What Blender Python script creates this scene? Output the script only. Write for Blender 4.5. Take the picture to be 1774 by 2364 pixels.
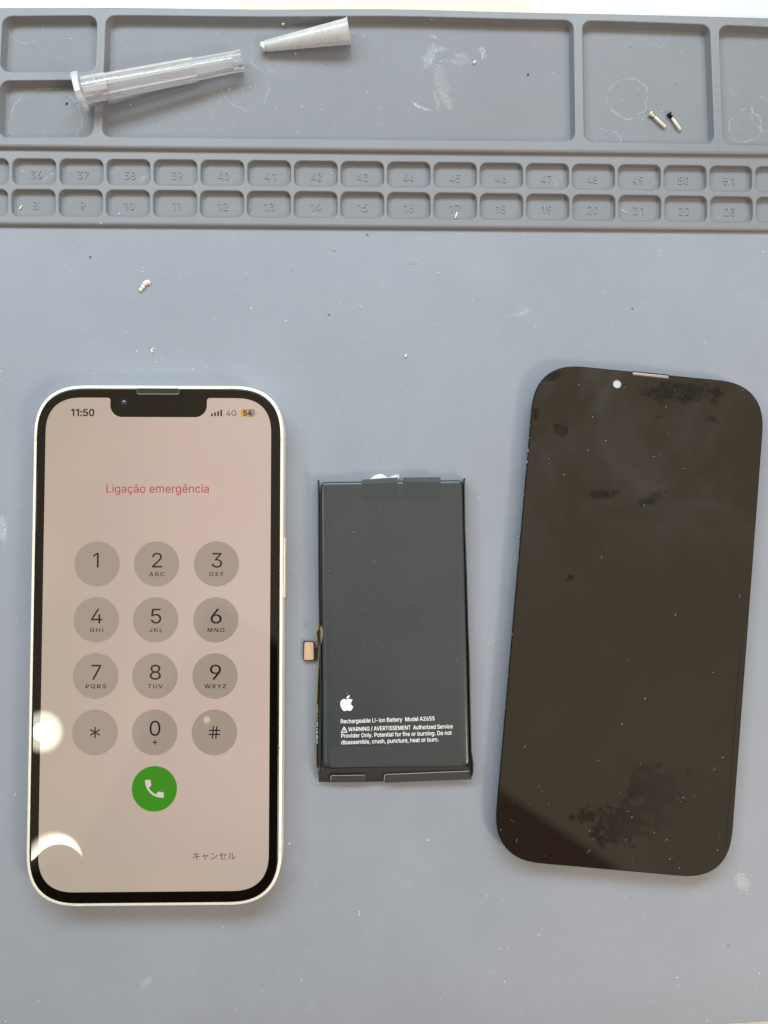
import bpy, bmesh, math, random
from mathutils import Vector, Matrix

sc = bpy.context.scene
for o in list(bpy.data.objects):
    bpy.data.objects.remove(o)
K = 0.001                                   # all modelling below is in millimetres
sin, cos, PI = math.sin, math.cos, math.pi

# ------------------------------------------------------------------ camera
CAM_H, TX, TY, FPX = 248.864, 3.87912761e-02, -1.90935280e-02, 1774.0
MROT = Matrix.Rotation(TX, 3, 'X') @ Matrix.Rotation(TY, 3, 'Y')
cd = bpy.data.cameras.new('camera')
cam = bpy.data.objects.new('camera', cd)
sc.collection.objects.link(cam)
cam.matrix_world = Matrix.Translation((0, 0, CAM_H * K)) @ MROT.to_4x4()
cd.sensor_fit = 'HORIZONTAL'
cd.sensor_width = 36.0
cd.lens = 36.0
cd.clip_start = 0.01
cd.clip_end = 50
sc.camera = cam


def un(x, y, z=0.0):
    """where the sight line through a photograph pixel meets the height z (mm)"""
    d = MROT @ Vector(((x - 887.0) / FPX, -(y - 1182.0) / FPX, -1.0))
    t = (z - CAM_H) / d.z
    return Vector((d.x * t, d.y * t, z))


# ------------------------------------------------------------------ node helper
class S:
    """a value socket with arithmetic, every operation is one Math node"""
    def __init__(self, nt, sock):
        self.nt, self.s = nt, sock

    def _op(self, op, *a, clamp=False):
        n = self.nt.nodes.new('ShaderNodeMath')
        n.operation = op
        n.use_clamp = clamp
        for i, v in enumerate((self,) + a):
            if isinstance(v, S):
                self.nt.links.new(v.s, n.inputs[i])
            else:
                n.inputs[i].default_value = v
        return S(self.nt, n.outputs[0])

    def __add__(self, o): return self._op('ADD', o)
    __radd__ = __add__
    def __sub__(self, o): return self._op('SUBTRACT', o)
    def __rsub__(self, o): return (self * -1.0) + o
    def __mul__(self, o): return self._op('MULTIPLY', o)
    __rmul__ = __mul__
    def __truediv__(self, o): return self._op('DIVIDE', o)
    def mn(self, o): return self._op('MINIMUM', o)
    def mx(self, o): return self._op('MAXIMUM', o)
    def sqrt(self): return self._op('SQRT')
    def abs(self): return self._op('ABSOLUTE')
    def pow(self, o): return self._op('POWER', o)

    def step(self, a, b):
        """smooth 0..1 between a and b (a may be above b)"""
        n = self.nt.nodes.new('ShaderNodeMapRange')
        n.interpolation_type = 'SMOOTHSTEP'
        self.nt.links.new(self.s, n.inputs['Value'])
        n.inputs['From Min'].default_value = min(a, b)
        n.inputs['From Max'].default_value = max(a, b)
        n.inputs['To Min'].default_value = 0.0 if a < b else 1.0
        n.inputs['To Max'].default_value = 1.0 if a < b else 0.0
        return S(self.nt, n.outputs[0])


def mixc(nt, fac, a, b):
    n = nt.nodes.new('ShaderNodeMix')
    n.data_type = 'RGBA'
    for sock, v in ((n.inputs[0], fac), (n.inputs[6], a), (n.inputs[7], b)):
        if isinstance(v, S):
            nt.links.new(v.s, sock)
        elif hasattr(v, 'is_linked'):
            nt.links.new(v, sock)
        elif isinstance(v, (int, float)):
            sock.default_value = v
        else:
            sock.default_value = (*v, 1.0)
    return n.outputs[2]


def noise(nt, vec, scale, detail=3.0, rough=0.55, dist=0.0, color=False):
    n = nt.nodes.new('ShaderNodeTexNoise')
    n.inputs['Scale'].default_value = scale
    n.inputs['Detail'].default_value = detail
    n.inputs['Roughness'].default_value = rough
    n.inputs['Distortion'].default_value = dist
    if vec is not None:
        nt.links.new(vec, n.inputs['Vector'])
    return n.outputs['Color'] if color else S(nt, n.outputs['Fac'])


# ------------------------------------------------------------------ room light: ceiling with two down-lights, the darker photographer
GLASS = 7.8
def uv(px, py):
    """the ceiling direction that the phone glass mirrors at this place"""
    p = un(px, py, GLASS)
    return p.x / (CAM_H - GLASS), p.y / (CAM_H - GLASS)


w = bpy.data.worlds.new('World')
sc.world = w
w.use_nodes = True
nt = w.node_tree
nt.nodes.clear()
tc = nt.nodes.new('ShaderNodeTexCoord')
sp = nt.nodes.new('ShaderNodeSeparateXYZ')
nt.links.new(tc.outputs['Generated'], sp.inputs[0])
X, Y, Z = (S(nt, sp.outputs[i]) for i in range(3))
zz = Z.mx(0.02)
U, V = X / zz, Y / zz


def half(p, q, soft):
    """1 on the right-hand side of the line p -> q"""
    dx, dy = q[0] - p[0], q[1] - p[1]
    l = math.hypot(dx, dy)
    d = (U - p[0]) * (dy / l) - (V - p[1]) * (dx / l)
    return d.step(-soft, soft)


def dist(c):
    a, b = U - c[0], V - c[1]
    return (a * a + b * b).sqrt()


LEFT_A, LEFT_B = uv(177, 1965), uv(624, 1155)
RIGHT_A, RIGHT_B = uv(1159, 1826), uv(1421, 1999)
body = half(LEFT_A, LEFT_B, 0.012) * half(RIGHT_A, RIGHT_B, 0.009) * V.step(0.02, -0.03)
low = half(uv(0, 2035), uv(177, 1965), 0.012) * U.step(uv(430, 2090)[0] + .02, uv(430, 2090)[0] - .02)
body = body.mx(low)
elev = Z.step(0.50, 0.87)
side = (X * 0.85 + Y * 0.35).step(-0.55, 0.75)
walls = mixc(nt, side, (0.03, 0.03, 0.035), (0.38, 0.36, 0.37))
over = mixc(nt, U.step(-0.6, 0.3), (0.70, 0.56, 0.37), (1.06, 0.86, 0.60))
ceil = mixc(nt, elev, walls, over)
bodyc = mixc(nt, U.step(0.02, 0.14), (0.06, 0.035, 0.022), (0.40, 0.22, 0.15))
col = mixc(nt, body, ceil, bodyc)
d1 = dist(uv(97, 1690))
ring = (d1.step(0.0300, 0.0240) * 5.5 + d1.step(0.0275, 0.0170) * 12.0 + d1.step(0.0128, 0.0110) * 40.0)
c1, c2 = uv(123.1, 1985), uv(136.4, 2011.6)
r1, r2 = 63.7 / 7.36 / 241, 59.8 / 7.36 / 241
di = dist(c2)
cres = dist(c1).step(r1 + .0025, r1 - .0050) * di.step(r2 - .0008, r2 + .0012) * (1.0 - (1.0 - half(uv(200, 1889.8), uv(-120, 2135.2), .0012)) * U.step(uv(110, 1960)[0], uv(100, 1960)[0]))
cres = cres * (di.step(r2 + .018, r2) * 30.0 + 5.0)
d3 = dist(uv(477.5, 1662))
spot = d3.step(.006, .002) * 5.0
emit = mixc(nt, 1.0, (0, 0, 0), (1.2, 1.17, 0.93))
lampstr = ring + cres + spot
lamp = nt.nodes.new('ShaderNodeVectorMath')
lamp.operation = 'SCALE'
nt.links.new(emit, lamp.inputs[0])
nt.links.new((lampstr * Z.step(0.0, 0.1)).s, lamp.inputs['Scale'])
add = nt.nodes.new('ShaderNodeVectorMath')
add.operation = 'ADD'
nt.links.new(col, add.inputs[0])
nt.links.new(lamp.outputs[0], add.inputs[1])
bg = nt.nodes.new('ShaderNodeBackground')
nt.links.new(add.outputs[0], bg.inputs['Color'])
bg.inputs['Strength'].default_value = 1.0
wo = nt.nodes.new('ShaderNodeOutputWorld')
nt.links.new(bg.outputs[0], wo.inputs[0])
w.cycles.sampling_method = 'MANUAL'
w.cycles.sample_map_resolution = 2048

# the window beyond the far edge of the mat
ld = bpy.data.lights.new('window_light', 'AREA')
ld.shape = 'RECTANGLE'
ld.size, ld.size_y = 1.2, 0.25
ld.energy = 10.0
ld.color = (0.74, 0.90, 1.0)
lo = bpy.data.objects.new('window_light', ld)
sc.collection.objects.link(lo)
lo.location = (-0.12, 0.62, 0.59)
lo.rotation_euler = (Vector((0, 0, 0)) - Vector(lo.location)).to_track_quat('-Z', 'Y').to_euler()
# two more down-lights of the room, to the left and to the right of the bench
for nm, loc_, en, r_ in (('ceiling_light_a', (-1.25, .10, 1.25), 2.2, .07), ('ceiling_light_b', (.47, -.34, .52), 2.3, .09)):
    l2 = bpy.data.lights.new(nm, 'AREA')
    l2.shape = 'DISK'
    l2.size = r_ * 2
    l2.energy = en
    l2.color = (1.0, .88, .72)
    o2 = bpy.data.objects.new(nm, l2)
    sc.collection.objects.link(o2)
    o2.location = loc_
    o2.rotation_euler = (-Vector(loc_)).to_track_quat('-Z', 'Y').to_euler()

sc.view_settings.view_transform = 'Standard'
sc.view_settings.look = 'None'
sc.view_settings.exposure = 0.0
sc.view_settings.gamma = 1.0
sc.view_settings.use_curve_mapping = False
sc.render.engine = 'CYCLES'
sc.cycles.max_bounces = 10
sc.cycles.transparent_max_bounces = 32
sc.cycles.sample_clamp_indirect = 6.0


# ------------------------------------------------------------------ materials
def lin(r, g, b):
    f = lambda c: (c / 255 / 12.92) if c <= 10 else ((c / 255 + 0.055) / 1.055) ** 2.4
    return (f(r), f(g), f(b))


def mat(name, color, rough=0.5, metal=0.0, spec=0.5, emission=None, estr=1.0):
    m = bpy.data.materials.new(name)
    m.use_nodes = True
    b = m.node_tree.nodes['Principled BSDF']
    b.inputs['Base Color'].default_value = (*color, 1)
    b.inputs['Roughness'].default_value = rough
    b.inputs['Metallic'].default_value = metal
    b.inputs['Specular IOR Level'].default_value = spec
    if emission:
        b.inputs['Emission Color'].default_value = (*emission, 1)
        b.inputs['Emission Strength'].default_value = estr
    return m


def coords(m):
    t = m.node_tree.nodes.new('ShaderNodeTexCoord')
    return t.outputs['Object']


def bump(m, h, strength, distance):
    n = m.node_tree.nodes.new('ShaderNodeBump')
    n.inputs['Strength'].default_value = strength
    n.inputs['Distance'].default_value = distance
    m.node_tree.links.new(h.s, n.inputs['Height'])
    m.node_tree.links.new(n.outputs[0], m.node_tree.nodes['Principled BSDF'].inputs['Normal'])


RINGS = [  # dried water marks: px, py, radius mm, strength, wobble
    (566, 198, 7.6, .5, 2.0), (618, 130, 5.0, .35, 3.0), (655, 140, 5.0, .3, 3.0), (1450, 226, 6.8, .8, 4.0),
    (1408, 331, 4.6, .5, 2.0), (1722, 292, 5.5, .8, 3.0), (1772, 262, 5.6, .6, 3.0), (105, 280, 11.5, .7, 5.0),
    (60, 62, 5.2, .6, 4.0), (1515, 78, 4.0, .35, 3.0), (270, 190, 6.0, .4, 6.0), (122, 424, 3.2, .5, 4.0),
    (1262, 425, 3.4, .45, 4.0), (262, 415, 3.0, .4, 4.0), (345, 425, 3.0, .45, 4.0)]
SMEAR = [  # chalky smears: px, py, half length, half width mm, direction deg, strength
    (993, 126, 4.8, 2.6, 62, .62), (1018, 114, 3.4, 1.0, 12, .45), (1058, 140, 7.0, 1.2, -3, .30), (1064, 130, 3.0, 1.2, -12, .5), (1020, 186, 7.5, 2.6, -70, .30), (1026, 226, 5.0, 2.2, -66, .42), (1006, 226, 5.0, .7, -74, .35), (1113, 122, 2.8, 1.6, -60, .7),
    (975, 245, 4.6, .55, -17, 1.0), (1003, 82, 1.5, .8, -20, .6), (1202, 723, 5.5, 1.0, 20, .5), (338, 2268, 3.4, 2.0, 40, .45),
    (4, 1218, 2.2, 5.0, 10, .85), (1715, 2034, 3.6, 2.6, -60, .7), (1050, 565, 20, 9, 10, .10), (1120, 610, 12, 12, 0, .10)]


def silicone(name, base, dust, stains, spec=.30, rough=.47):
    m = mat(name, base, 0.55, 0, spec)
    t = m.node_tree
    b = t.nodes['Principled BSDF']
    v = coords(m)
    n1 = noise(t, v, 18, 4, .6)
    n2 = noise(t, v, 160, 4, .65)
    n3 = noise(t, v, 2600, 2, .6)
    c = mixc(t, n1.step(.3, .7) * .8, tuple(x * .95 for x in base), tuple(x * 1.04 for x in base))
    c = mixc(t, n2.step(.50, .78) * dust, c, tuple(min(1, x * 1.35 + .03) for x in base))
    c = mixc(t, n3.step(.60, .80) * (dust * .8), c, (.62, .64, .66))
    # short rubbed scratches
    if stains:
        spx = t.nodes.new('ShaderNodeSeparateXYZ')
        wob = noise(t, v, 210, 4, .62, color=True)
        mixv = t.nodes.new('ShaderNodeVectorMath')
        mixv.operation = 'MULTIPLY_ADD'
        t.links.new(wob, mixv.inputs[0])
        mixv.inputs[1].default_value = (.0046,) * 3
        t.links.new(v, mixv.inputs[2])
        t.links.new(mixv.outputs[0], spx.inputs[0])
        x, y = S(t, spx.outputs[0]), S(t, spx.outputs[1])
        brk = noise(t, v, 330, 2, .6).step(.36, .62)
        fine = noise(t, v, 1500, 3, .75).step(.44, .66)
        tot = None
        for px, py, r, st, wb in RINGS:
            p = un(px, py, 0.0)
            a, bb = x - (p.x * K + .0023), y - (p.y * K + .0023)
            d = ((a * a + bb * bb).sqrt() - r * K).abs().step(.00024, .00005) * (st * .6)
            tot = d if tot is None else tot.mx(d)
        tot = tot * (brk * .62 + .12)
        for px, py, hl, hw, an, st in SMEAR:
            p = un(px, py, 0.0)
            ca, sa = cos(math.radians(an)), sin(math.radians(an))
            a, bb = x - (p.x * K + .0023), y - (p.y * K + .0023)
            e1 = (a * ca + bb * sa) / (hl * K)
            e2 = (bb * ca - a * sa) / (hw * K)
            d = (e1 * e1 + e2 * e2).step(1.0, .15) * st
            tot = tot.mx(d * (fine * .8 + .18) * .85)
        c = mixc(t, tot._op('MULTIPLY', 1.0, clamp=True), c, (.58, .61, .63))
    t.links.new(c, b.inputs['Base Color'])
    t.links.new((n2 * .16 + rough).s, b.inputs['Roughness'])
    bump(m, noise(t, v, 1400, 3, .6), .12, .0002)
    return m


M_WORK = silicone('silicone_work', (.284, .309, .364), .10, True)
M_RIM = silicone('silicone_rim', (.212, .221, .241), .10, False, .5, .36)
M_NUM = silicone('silicone_number', (.270, .282, .304), .08, False)  # paler than the floor: light on the rounded strokes, put into the colour
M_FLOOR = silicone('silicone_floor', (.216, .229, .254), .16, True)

M_TABLE = mat('table_white', (.86, .87, .86), .35)
t = M_TABLE.node_tree
v = coords(M_TABLE)
spt = t.nodes.new('ShaderNodeSeparateXYZ')
t.links.new(v, spt.inputs[0])
tx_ = S(t, spt.outputs[0]) + (noise(t, v, 30, 2, .5) - .5) * .01
c = mixc(t, tx_.step(-.048, -.040) * tx_.step(.060, .052), (.62, .655, .66), (.66, .60, .46))
c = mixc(t, noise(t, v, 90, 4, .65).step(.48, .70) * .35, c, (.56, .57, .56))
t.links.new(c, t.nodes['Principled BSDF'].inputs['Base Color'])

M_FRAME = mat('pale_aluminium', (.98, .965, .90), .42, 0.35, .8)
t = M_FRAME.node_tree
v = coords(M_FRAME)
sc_n = noise(t, v, 900, 3, .7)
c = mixc(t, sc_n.step(.66, .74), (.98, .96, .88), (.35, .32, .28))
t.links.new(c, t.nodes['Principled BSDF'].inputs['Base Color'])
bump(M_FRAME, noise(t, v, 700, 2, .5), .25, .0002)
M_BAND = mat('antenna_plastic', (.78, .74, .60), .45)
M_GAP = mat('frame_gap', (.01, .01, .01), .5)
M_BUTTON = mat('button_aluminium', (.92, .84, .74), .28, .3)
M_GLASS = mat('black_glass', (.003, .0025, .0018), .0, 0, .40)


def screen_mat(name, emis, rough=0.0, spec=.5):
    return mat(name, (.004, .004, .004), rough, 0, spec, emis, 1.0)


M_SCREEN = screen_mat('screen_wallpaper', (.5, .4, .32))
t = M_SCREEN.node_tree
v = coords(M_SCREEN)
sx = t.nodes.new('ShaderNodeSeparateXYZ')
t.links.new(v, sx.inputs[0])
gx, gy = S(t, sx.outputs[0]), S(t, sx.outputs[1])
blot = noise(t, v, 22, 1, .4)
c = mixc(t, gx.step(-.040, .036), (.470, .375, .310), (.585, .455, .400))
c = mixc(t, gy.step(-.035, -.080) * .7, c, (.455, .375, .295))
c = mixc(t, blot.step(.42, .72) * .5, c, (.575, .420, .355))
wv = t.nodes.new('ShaderNodeTexWave')
wv.wave_type, wv.bands_direction = 'BANDS', 'Y'
wv.inputs['Scale'].default_value = 320
wv.inputs['Distortion'].default_value = 1.5
t.links.new(v, wv.inputs['Vector'])
wl = S(t, wv.outputs['Fac']) * noise(t, v, 60, 2).step(.4, .65)
c = mixc(t, wl * .045, c, (.30, .24, .2))
t.links.new(c, t.nodes['Principled BSDF'].inputs['Emission Color'])
M_KEY = screen_mat('key_disc', (.355, .282, .232))
M_KEY_INK = screen_mat('key_ink', (.008, .006, .006))
M_INK = screen_mat('status_ink', (.026, .017, .015))
M_CANCEL = screen_mat('cancel_ink', (.075, .050, .062))
M_TITLE = screen_mat('title_red', (.46, .038, .045))
M_GREEN = screen_mat('call_green', (.045, .255, .012))
M_HAND = screen_mat('handset_pale', (.66, .55, .52))
M_YEL = screen_mat('battery_yellow', (.60, .34, .035))
M_GREY = screen_mat('battery_grey', (.32, .25, .22))
M_LENS = mat('lens_blue', (.0025, .003, .009), .02, 0, .5)
M_SENSOR = mat('sensor_window', (.0022, .0016, .0010), .03, 0, .44)
M_SLOT = mat('earpiece_dark', (.012, .013, .012), .35)
M_SLOTRIM = mat('earpiece_rim', (.10, .105, .09), .3, .6)
M_SILVER = mat('earpiece_silver', (.40, .37, .35), .45, .6)

# loose display: black glass with grease smears
M_PANEL = mat('panel_glass', (.006, .005, .004), .03, 0, .5)
t = M_PANEL.node_tree
v = coords(M_PANEL)
b = t.nodes['Principled BSDF']
haze = noise(t, v, 26, 5, .62, .6).step(.40, .72)
sx = t.nodes.new('ShaderNodeSeparateXYZ')
t.links.new(v, sx.inputs[0])
gx, gy = S(t, sx.outputs[0]), S(t, sx.outputs[1])
top = gy.step(.005, .060)
wvn = t.nodes.new('ShaderNodeTexWave')
wvn.inputs['Scale'].default_value = 260
wvn.inputs['Distortion'].default_value = 9.0
wvn.inputs['Detail'].default_value = 2
wvn.inputs['Detail Scale'].default_value = 1.2
t.links.new(v, wvn.inputs['Vector'])
print_mask = noise(t, v, 75, 2, .5).step(.60, .70)
haze = haze * (top * .8 + .12) + (S(t, wvn.outputs['Fac']) * print_mask * top * .20)
c = mixc(t, haze._op('MULTIPLY', .9, clamp=True), (.0058, .0048, .0036), (.0330, .0325, .0345))
t.links.new(c, b.inputs['Base Color'])


def blob(cx, cy, rx, ry, an, th, scale, seed):
    """greasy spot: local mm"""
    ca, sa = cos(math.radians(an)), sin(math.radians(an))
    a, bb = gx - cx * K, gy - cy * K
    e1 = (a * ca + bb * sa) / (rx * K)
    e2 = (bb * ca - a * sa) / (ry * K)
    d = (e1 * e1 + e2 * e2).sqrt()
    off = t.nodes.new('ShaderNodeVectorMath')
    off.inputs[1].default_value = (seed * .37, seed * .11, 0)
    t.links.new(v, off.inputs[0])
    n = noise(t, off.outputs[0], scale, 4, .65)
    return (1.0 - d + (n - .5) * 2.4).step(th, th + .35)


SPOTS = [(12, -53.5, 11.5, 6.5, -14, .02, 300, 1), (3, -64.0, 12.5, 8, 25, .10, 330, 2), (-9, -63, 9, 5, 10, .45, 380, 3), (14, -63, 7, 4, 20, .35, 380, 18),
         (8, -46.5, 2.2, 1.5, 0, .1, 200, 4), (12.5, -45, 1.6, 1.3, 0, .1, 200, 5), (22, -47, 1.6, 3.4, 0, .3, 200, 6),
         (-12, 38.5, 5.5, 2.0, 8, .05, 280, 7), (3, 38.5, 6.5, 2.0, 28, .05, 260, 8), (10, 73.5, 13, 3.8, 4, .0, 260, 9),
         (-28, 58, 3, 2.6, -20, .1, 250, 10), (-32, 74.5, 4.5, 1.8, 30, .2, 230, 11), (21, 72, 1.8, 2, 0, .1, 200, 12),
         (-20.5, 11, 3, 1.8, 40, .4, 240, 13), (3.5, 65, 1.3, 1, 0, .1, 220, 14), (21, 66, 2.4, 1.5, 0, .25, 220, 15),
         (-36, 62, 1.8, 2.6, 0, .2, 200, 16), (-26, -70, 7, 2.2, 0, .45, 260, 17)]
tot = None
for s_ in SPOTS:
    q = blob(*s_)
    tot = q if tot is None else tot.mx(q)
grain = noise(t, v, 420, 4, .72, 1.5).step(.25, .75)
t.links.new((tot * (grain * .26 + .03) + haze * .03 + .015).s, b.inputs['Roughness'])
t.links.new((.5 - tot * (grain * .30 + .07)).s, b.inputs['Specular IOR Level'])
M_PEDGE = mat('panel_edge', (.010, .010, .009), .7, 0, .12)
M_PAD = mat('panel_inner', (.0045, .004, .003), .0)
M_PALE = mat('pale_backing', (.50, .55, .62), .6)

# battery pouch
M_POUCH = mat('battery_wrap', (.056, .061, .066), .30, 0, .48)
t = M_POUCH.node_tree
v = coords(M_POUCH)
n1 = noise(t, v, 40, 3, .6)
c = mixc(t, n1.step(.35, .7) * .5, (.041, .049, .056), (.050, .059, .067))
c = mixc(t, noise(t, v, 2200, 2, .6).step(.70, .78) * .4, c, (.30, .30, .30))
t.links.new(c, t.nodes['Principled BSDF'].inputs['Base Color'])
t.links.new((n1 * .16 + .15).s, t.nodes['Principled BSDF'].inputs['Roughness'])
bump(M_POUCH, noise(t, v, 1500, 3, .6), .06, .0002)
M_LIP = mat('battery_lip', (.020, .021, .021), .3)
M_TAPE = mat('battery_tape', (.050, .056, .060), .42, 0, .24)
M_TAB = mat('pull_tab', (.066, .070, .078), .42, 0, .3)
M_TABEDGE = mat('pull_tab_edge', (.50, .50, .50), .4)
M_PRINT = mat('white_print', (.88, .91, .93), .5)
M_GLUE = mat('white_adhesive', (.82, .84, .85), .4)
M_FLEX = mat('flex_olive', (.235, .205, .110), .35)
M_BOARD = mat('connector_black', (.018, .016, .015), .35)
M_GOLD = mat('connector_plate', (.80, .62, .46), .38, .75)

M_STEEL = mat('screw_steel', (.86, .83, .72), .42, .55)
M_BLACK = mat('screw_black', (.018, .018, .018), .35, .2)
M_CRUMB = mat('cream_crumb', (.86, .85, .74), .6)
M_DARKCRUMB = mat('dark_crumb', (.045, .038, .032), .7)
M_DUST = mat('dust_white', (.85, .86, .86), .7)
M_DUSTD = mat('dust_grey', (.10, .095, .09), .7)
M_FIBRE = mat('dust_fibre', (.58, .59, .61), .7)


def plastic(name, base, lo_, hi_):
    """milky thin plastic: lets light through, milkier where seen edge-on"""
    m = bpy.data.materials.new(name)
    m.use_nodes = True
    t = m.node_tree
    t.nodes.clear()
    out = t.nodes.new('ShaderNodeOutputMaterial')
    tr = t.nodes.new('ShaderNodeBsdfTransparent')
    tr.inputs[0].default_value = (.985, .99, 1.0, 1)
    df = t.nodes.new('ShaderNodeBsdfDiffuse')
    df.inputs[0].default_value = (*base, 1)
    tl = t.nodes.new('ShaderNodeBsdfTranslucent')
    tl.inputs[0].default_value = (*base, 1)
    gl = t.nodes.new('ShaderNodeBsdfGlossy')
    gl.inputs['Roughness'].default_value = .13
    lw = t.nodes.new('ShaderNodeLayerWeight')
    lw.inputs[0].default_value = .35
    fr = t.nodes.new('ShaderNodeFresnel')
    fr.inputs[0].default_value = 1.5
    m1, m2, m3 = (t.nodes.new('ShaderNodeMixShader') for _ in range(3))
    m1.inputs[0].default_value = .22
    t.links.new(df.outputs[0], m1.inputs[1])
    t.links.new(tl.outputs[0], m1.inputs[2])
    tcn = t.nodes.new('ShaderNodeTexCoord')
    cl = noise(t, tcn.outputs['Object'], 220, 3, .6).step(.35, .75)
    f = S(t, lw.outputs['Facing']).pow(1.7) * (hi_ - lo_) + lo_ + cl * (.03 if lo_ < .3 else .10)
    t.links.new(f._op('MULTIPLY', 1.0, clamp=True).s, m2.inputs[0])
    t.links.new(tr.outputs[0], m2.inputs[1])
    t.links.new(m1.outputs[0], m2.inputs[2])
    t.links.new((S(t, fr.outputs[0]) * .75).s, m3.inputs[0])
    t.links.new(m2.outputs[0], m3.inputs[1])
    t.links.new(gl.outputs[0], m3.inputs[2])
    t.links.new(m3.outputs[0], out.inputs[0])
    return m


M_CAP = plastic('clear_polypropylene', (1.0, 1.0, 1.0), .15, 1.0)
M_RIB = plastic('ribbed_polypropylene', (1.0, 1.0, 1.0), .38, 1.0)
M_TIP = plastic('milky_polypropylene', (1.0, 1.0, 1.0), .40, 1.0)


# ------------------------------------------------------------------ mesh helpers (mm)
class MB:
    def __init__(self):
        self.v, self.f, self.mi = [], [], []

    def add(self, pts):
        i = len(self.v)
        self.v += [tuple(p) for p in pts]
        return list(range(i, i + len(pts)))

    def face(self, idx, mi=0):
        self.f.append(tuple(idx))
        self.mi.append(mi)

    def bridge(self, a, b, mi=0, closed=True):
        n = len(a)
        for i in range(n if closed else n - 1):
            j = (i + 1) % n
            self.face((a[i], a[j], b[j], b[i]), mi)

    def loft(self, loops, cap0=True, cap1=True, mi=0):
        ids = [self.add(l) for l in loops]
        for a, b in zip(ids, ids[1:]):
            self.bridge(a, b, mi)
        if cap0:
            self.face(ids[0][::-1], mi)
        if cap1:
            self.face(ids[-1], mi)
        return ids

    def box(self, x0, x1, y0, y1, z0, z1, mi=0):
        self.loft([[(x0, y0, z0), (x1, y0, z0), (x1, y1, z0), (x0, y1, z0)],
                   [(x0, y0, z1), (x1, y0, z1), (x1, y1, z1), (x0, y1, z1)]], mi=mi)


def link(name, me, parent=None, label=None, cat=None, group=None, kind=None, loc=None, rz=0.0):
    o = bpy.data.objects.new(name, me)
    sc.collection.objects.link(o)
    if parent:
        o.parent = parent
    if loc is not None:
        o.location = Vector(loc) * K
    if rz:
        o.rotation_euler = (0, 0, rz)
    for k_, v_ in (('label', label), ('category', cat), ('group', group), ('kind', kind)):
        if v_:
            o[k_] = v_
    return o


def obj(name, mb, mats, parent=None, smooth=35, **kw):
    me = bpy.data.meshes.new(name)
    me.from_pydata([(x * K, y * K, z * K) for x, y, z in mb.v], [], mb.f)
    if not isinstance(mats, (list, tuple)):
        mats = [mats]
    for m in mats:
        me.materials.append(m)
    if len(mats) > 1:
        me.polygons.foreach_set('material_index', mb.mi)
    bm = bmesh.new()
    bm.from_mesh(me)
    bmesh.ops.remove_doubles(bm, verts=bm.verts, dist=1e-7)
    bmesh.ops.recalc_face_normals(bm, faces=bm.faces) if kw.pop('recalc', True) else None
    bm.to_mesh(me)
    bm.free()
    if smooth:
        me.shade_smooth()
        me.set_sharp_from_angle(angle=math.radians(smooth))
    me.update()
    return link(name, me, parent, **kw)


def rrect(w_, h_, L, z, p=2.0, n=10, cx=0.0, cy=0.0):
    """rounded rectangle loop, corner length L, exponent p (2 = circle)"""
    L = max(.01, min(L, w_ / 2 - .001, h_ / 2 - .001))
    out = []
    for sx_, sy_, a0 in ((1, 1, 0), (-1, 1, 1), (-1, -1, 2), (1, -1, 3)):
        for k_ in range(n + 1):
            a = PI / 2 * k_ / n
            if a0 % 2:
                a = PI / 2 - a
            ca, sa = max(0, cos(a)) ** (2 / p), max(0, sin(a)) ** (2 / p)
            out.append((cx + sx_ * (w_ / 2 - L + L * ca), cy + sy_ * (h_ / 2 - L + L * sa), z))
    return out


def disc(cx, cy, r, z, n=64, ry=None):
    return [(cx + r * cos(2 * PI * i / n), cy + (ry or r) * sin(2 * PI * i / n), z) for i in range(n)]


def sheet(loop):
    m = MB()
    m.face(m.add(loop))
    return m


def ngons(name, loops, mat_, parent, z, holes=()):
    """flat filled outlines with holes, by triangle fill"""
    bm = bmesh.new()
    es = []
    for lp in list(loops) + list(holes):
        vs = [bm.verts.new((x * K, y * K, z * K)) for x, y in lp]
        es += [bm.edges.new((vs[i], vs[(i + 1) % len(vs)])) for i in range(len(vs))]
    bmesh.ops.triangle_fill(bm, use_beauty=True, use_dissolve=False, edges=es, normal=(0, 0, 1))
    for f_ in bm.faces:
        if f_.normal.z < 0:
            f_.normal_flip()
    me = bpy.data.meshes.new(name)
    bm.to_mesh(me)
    bm.free()
    me.materials.append(mat_)
    return link(name, me, parent)


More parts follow.
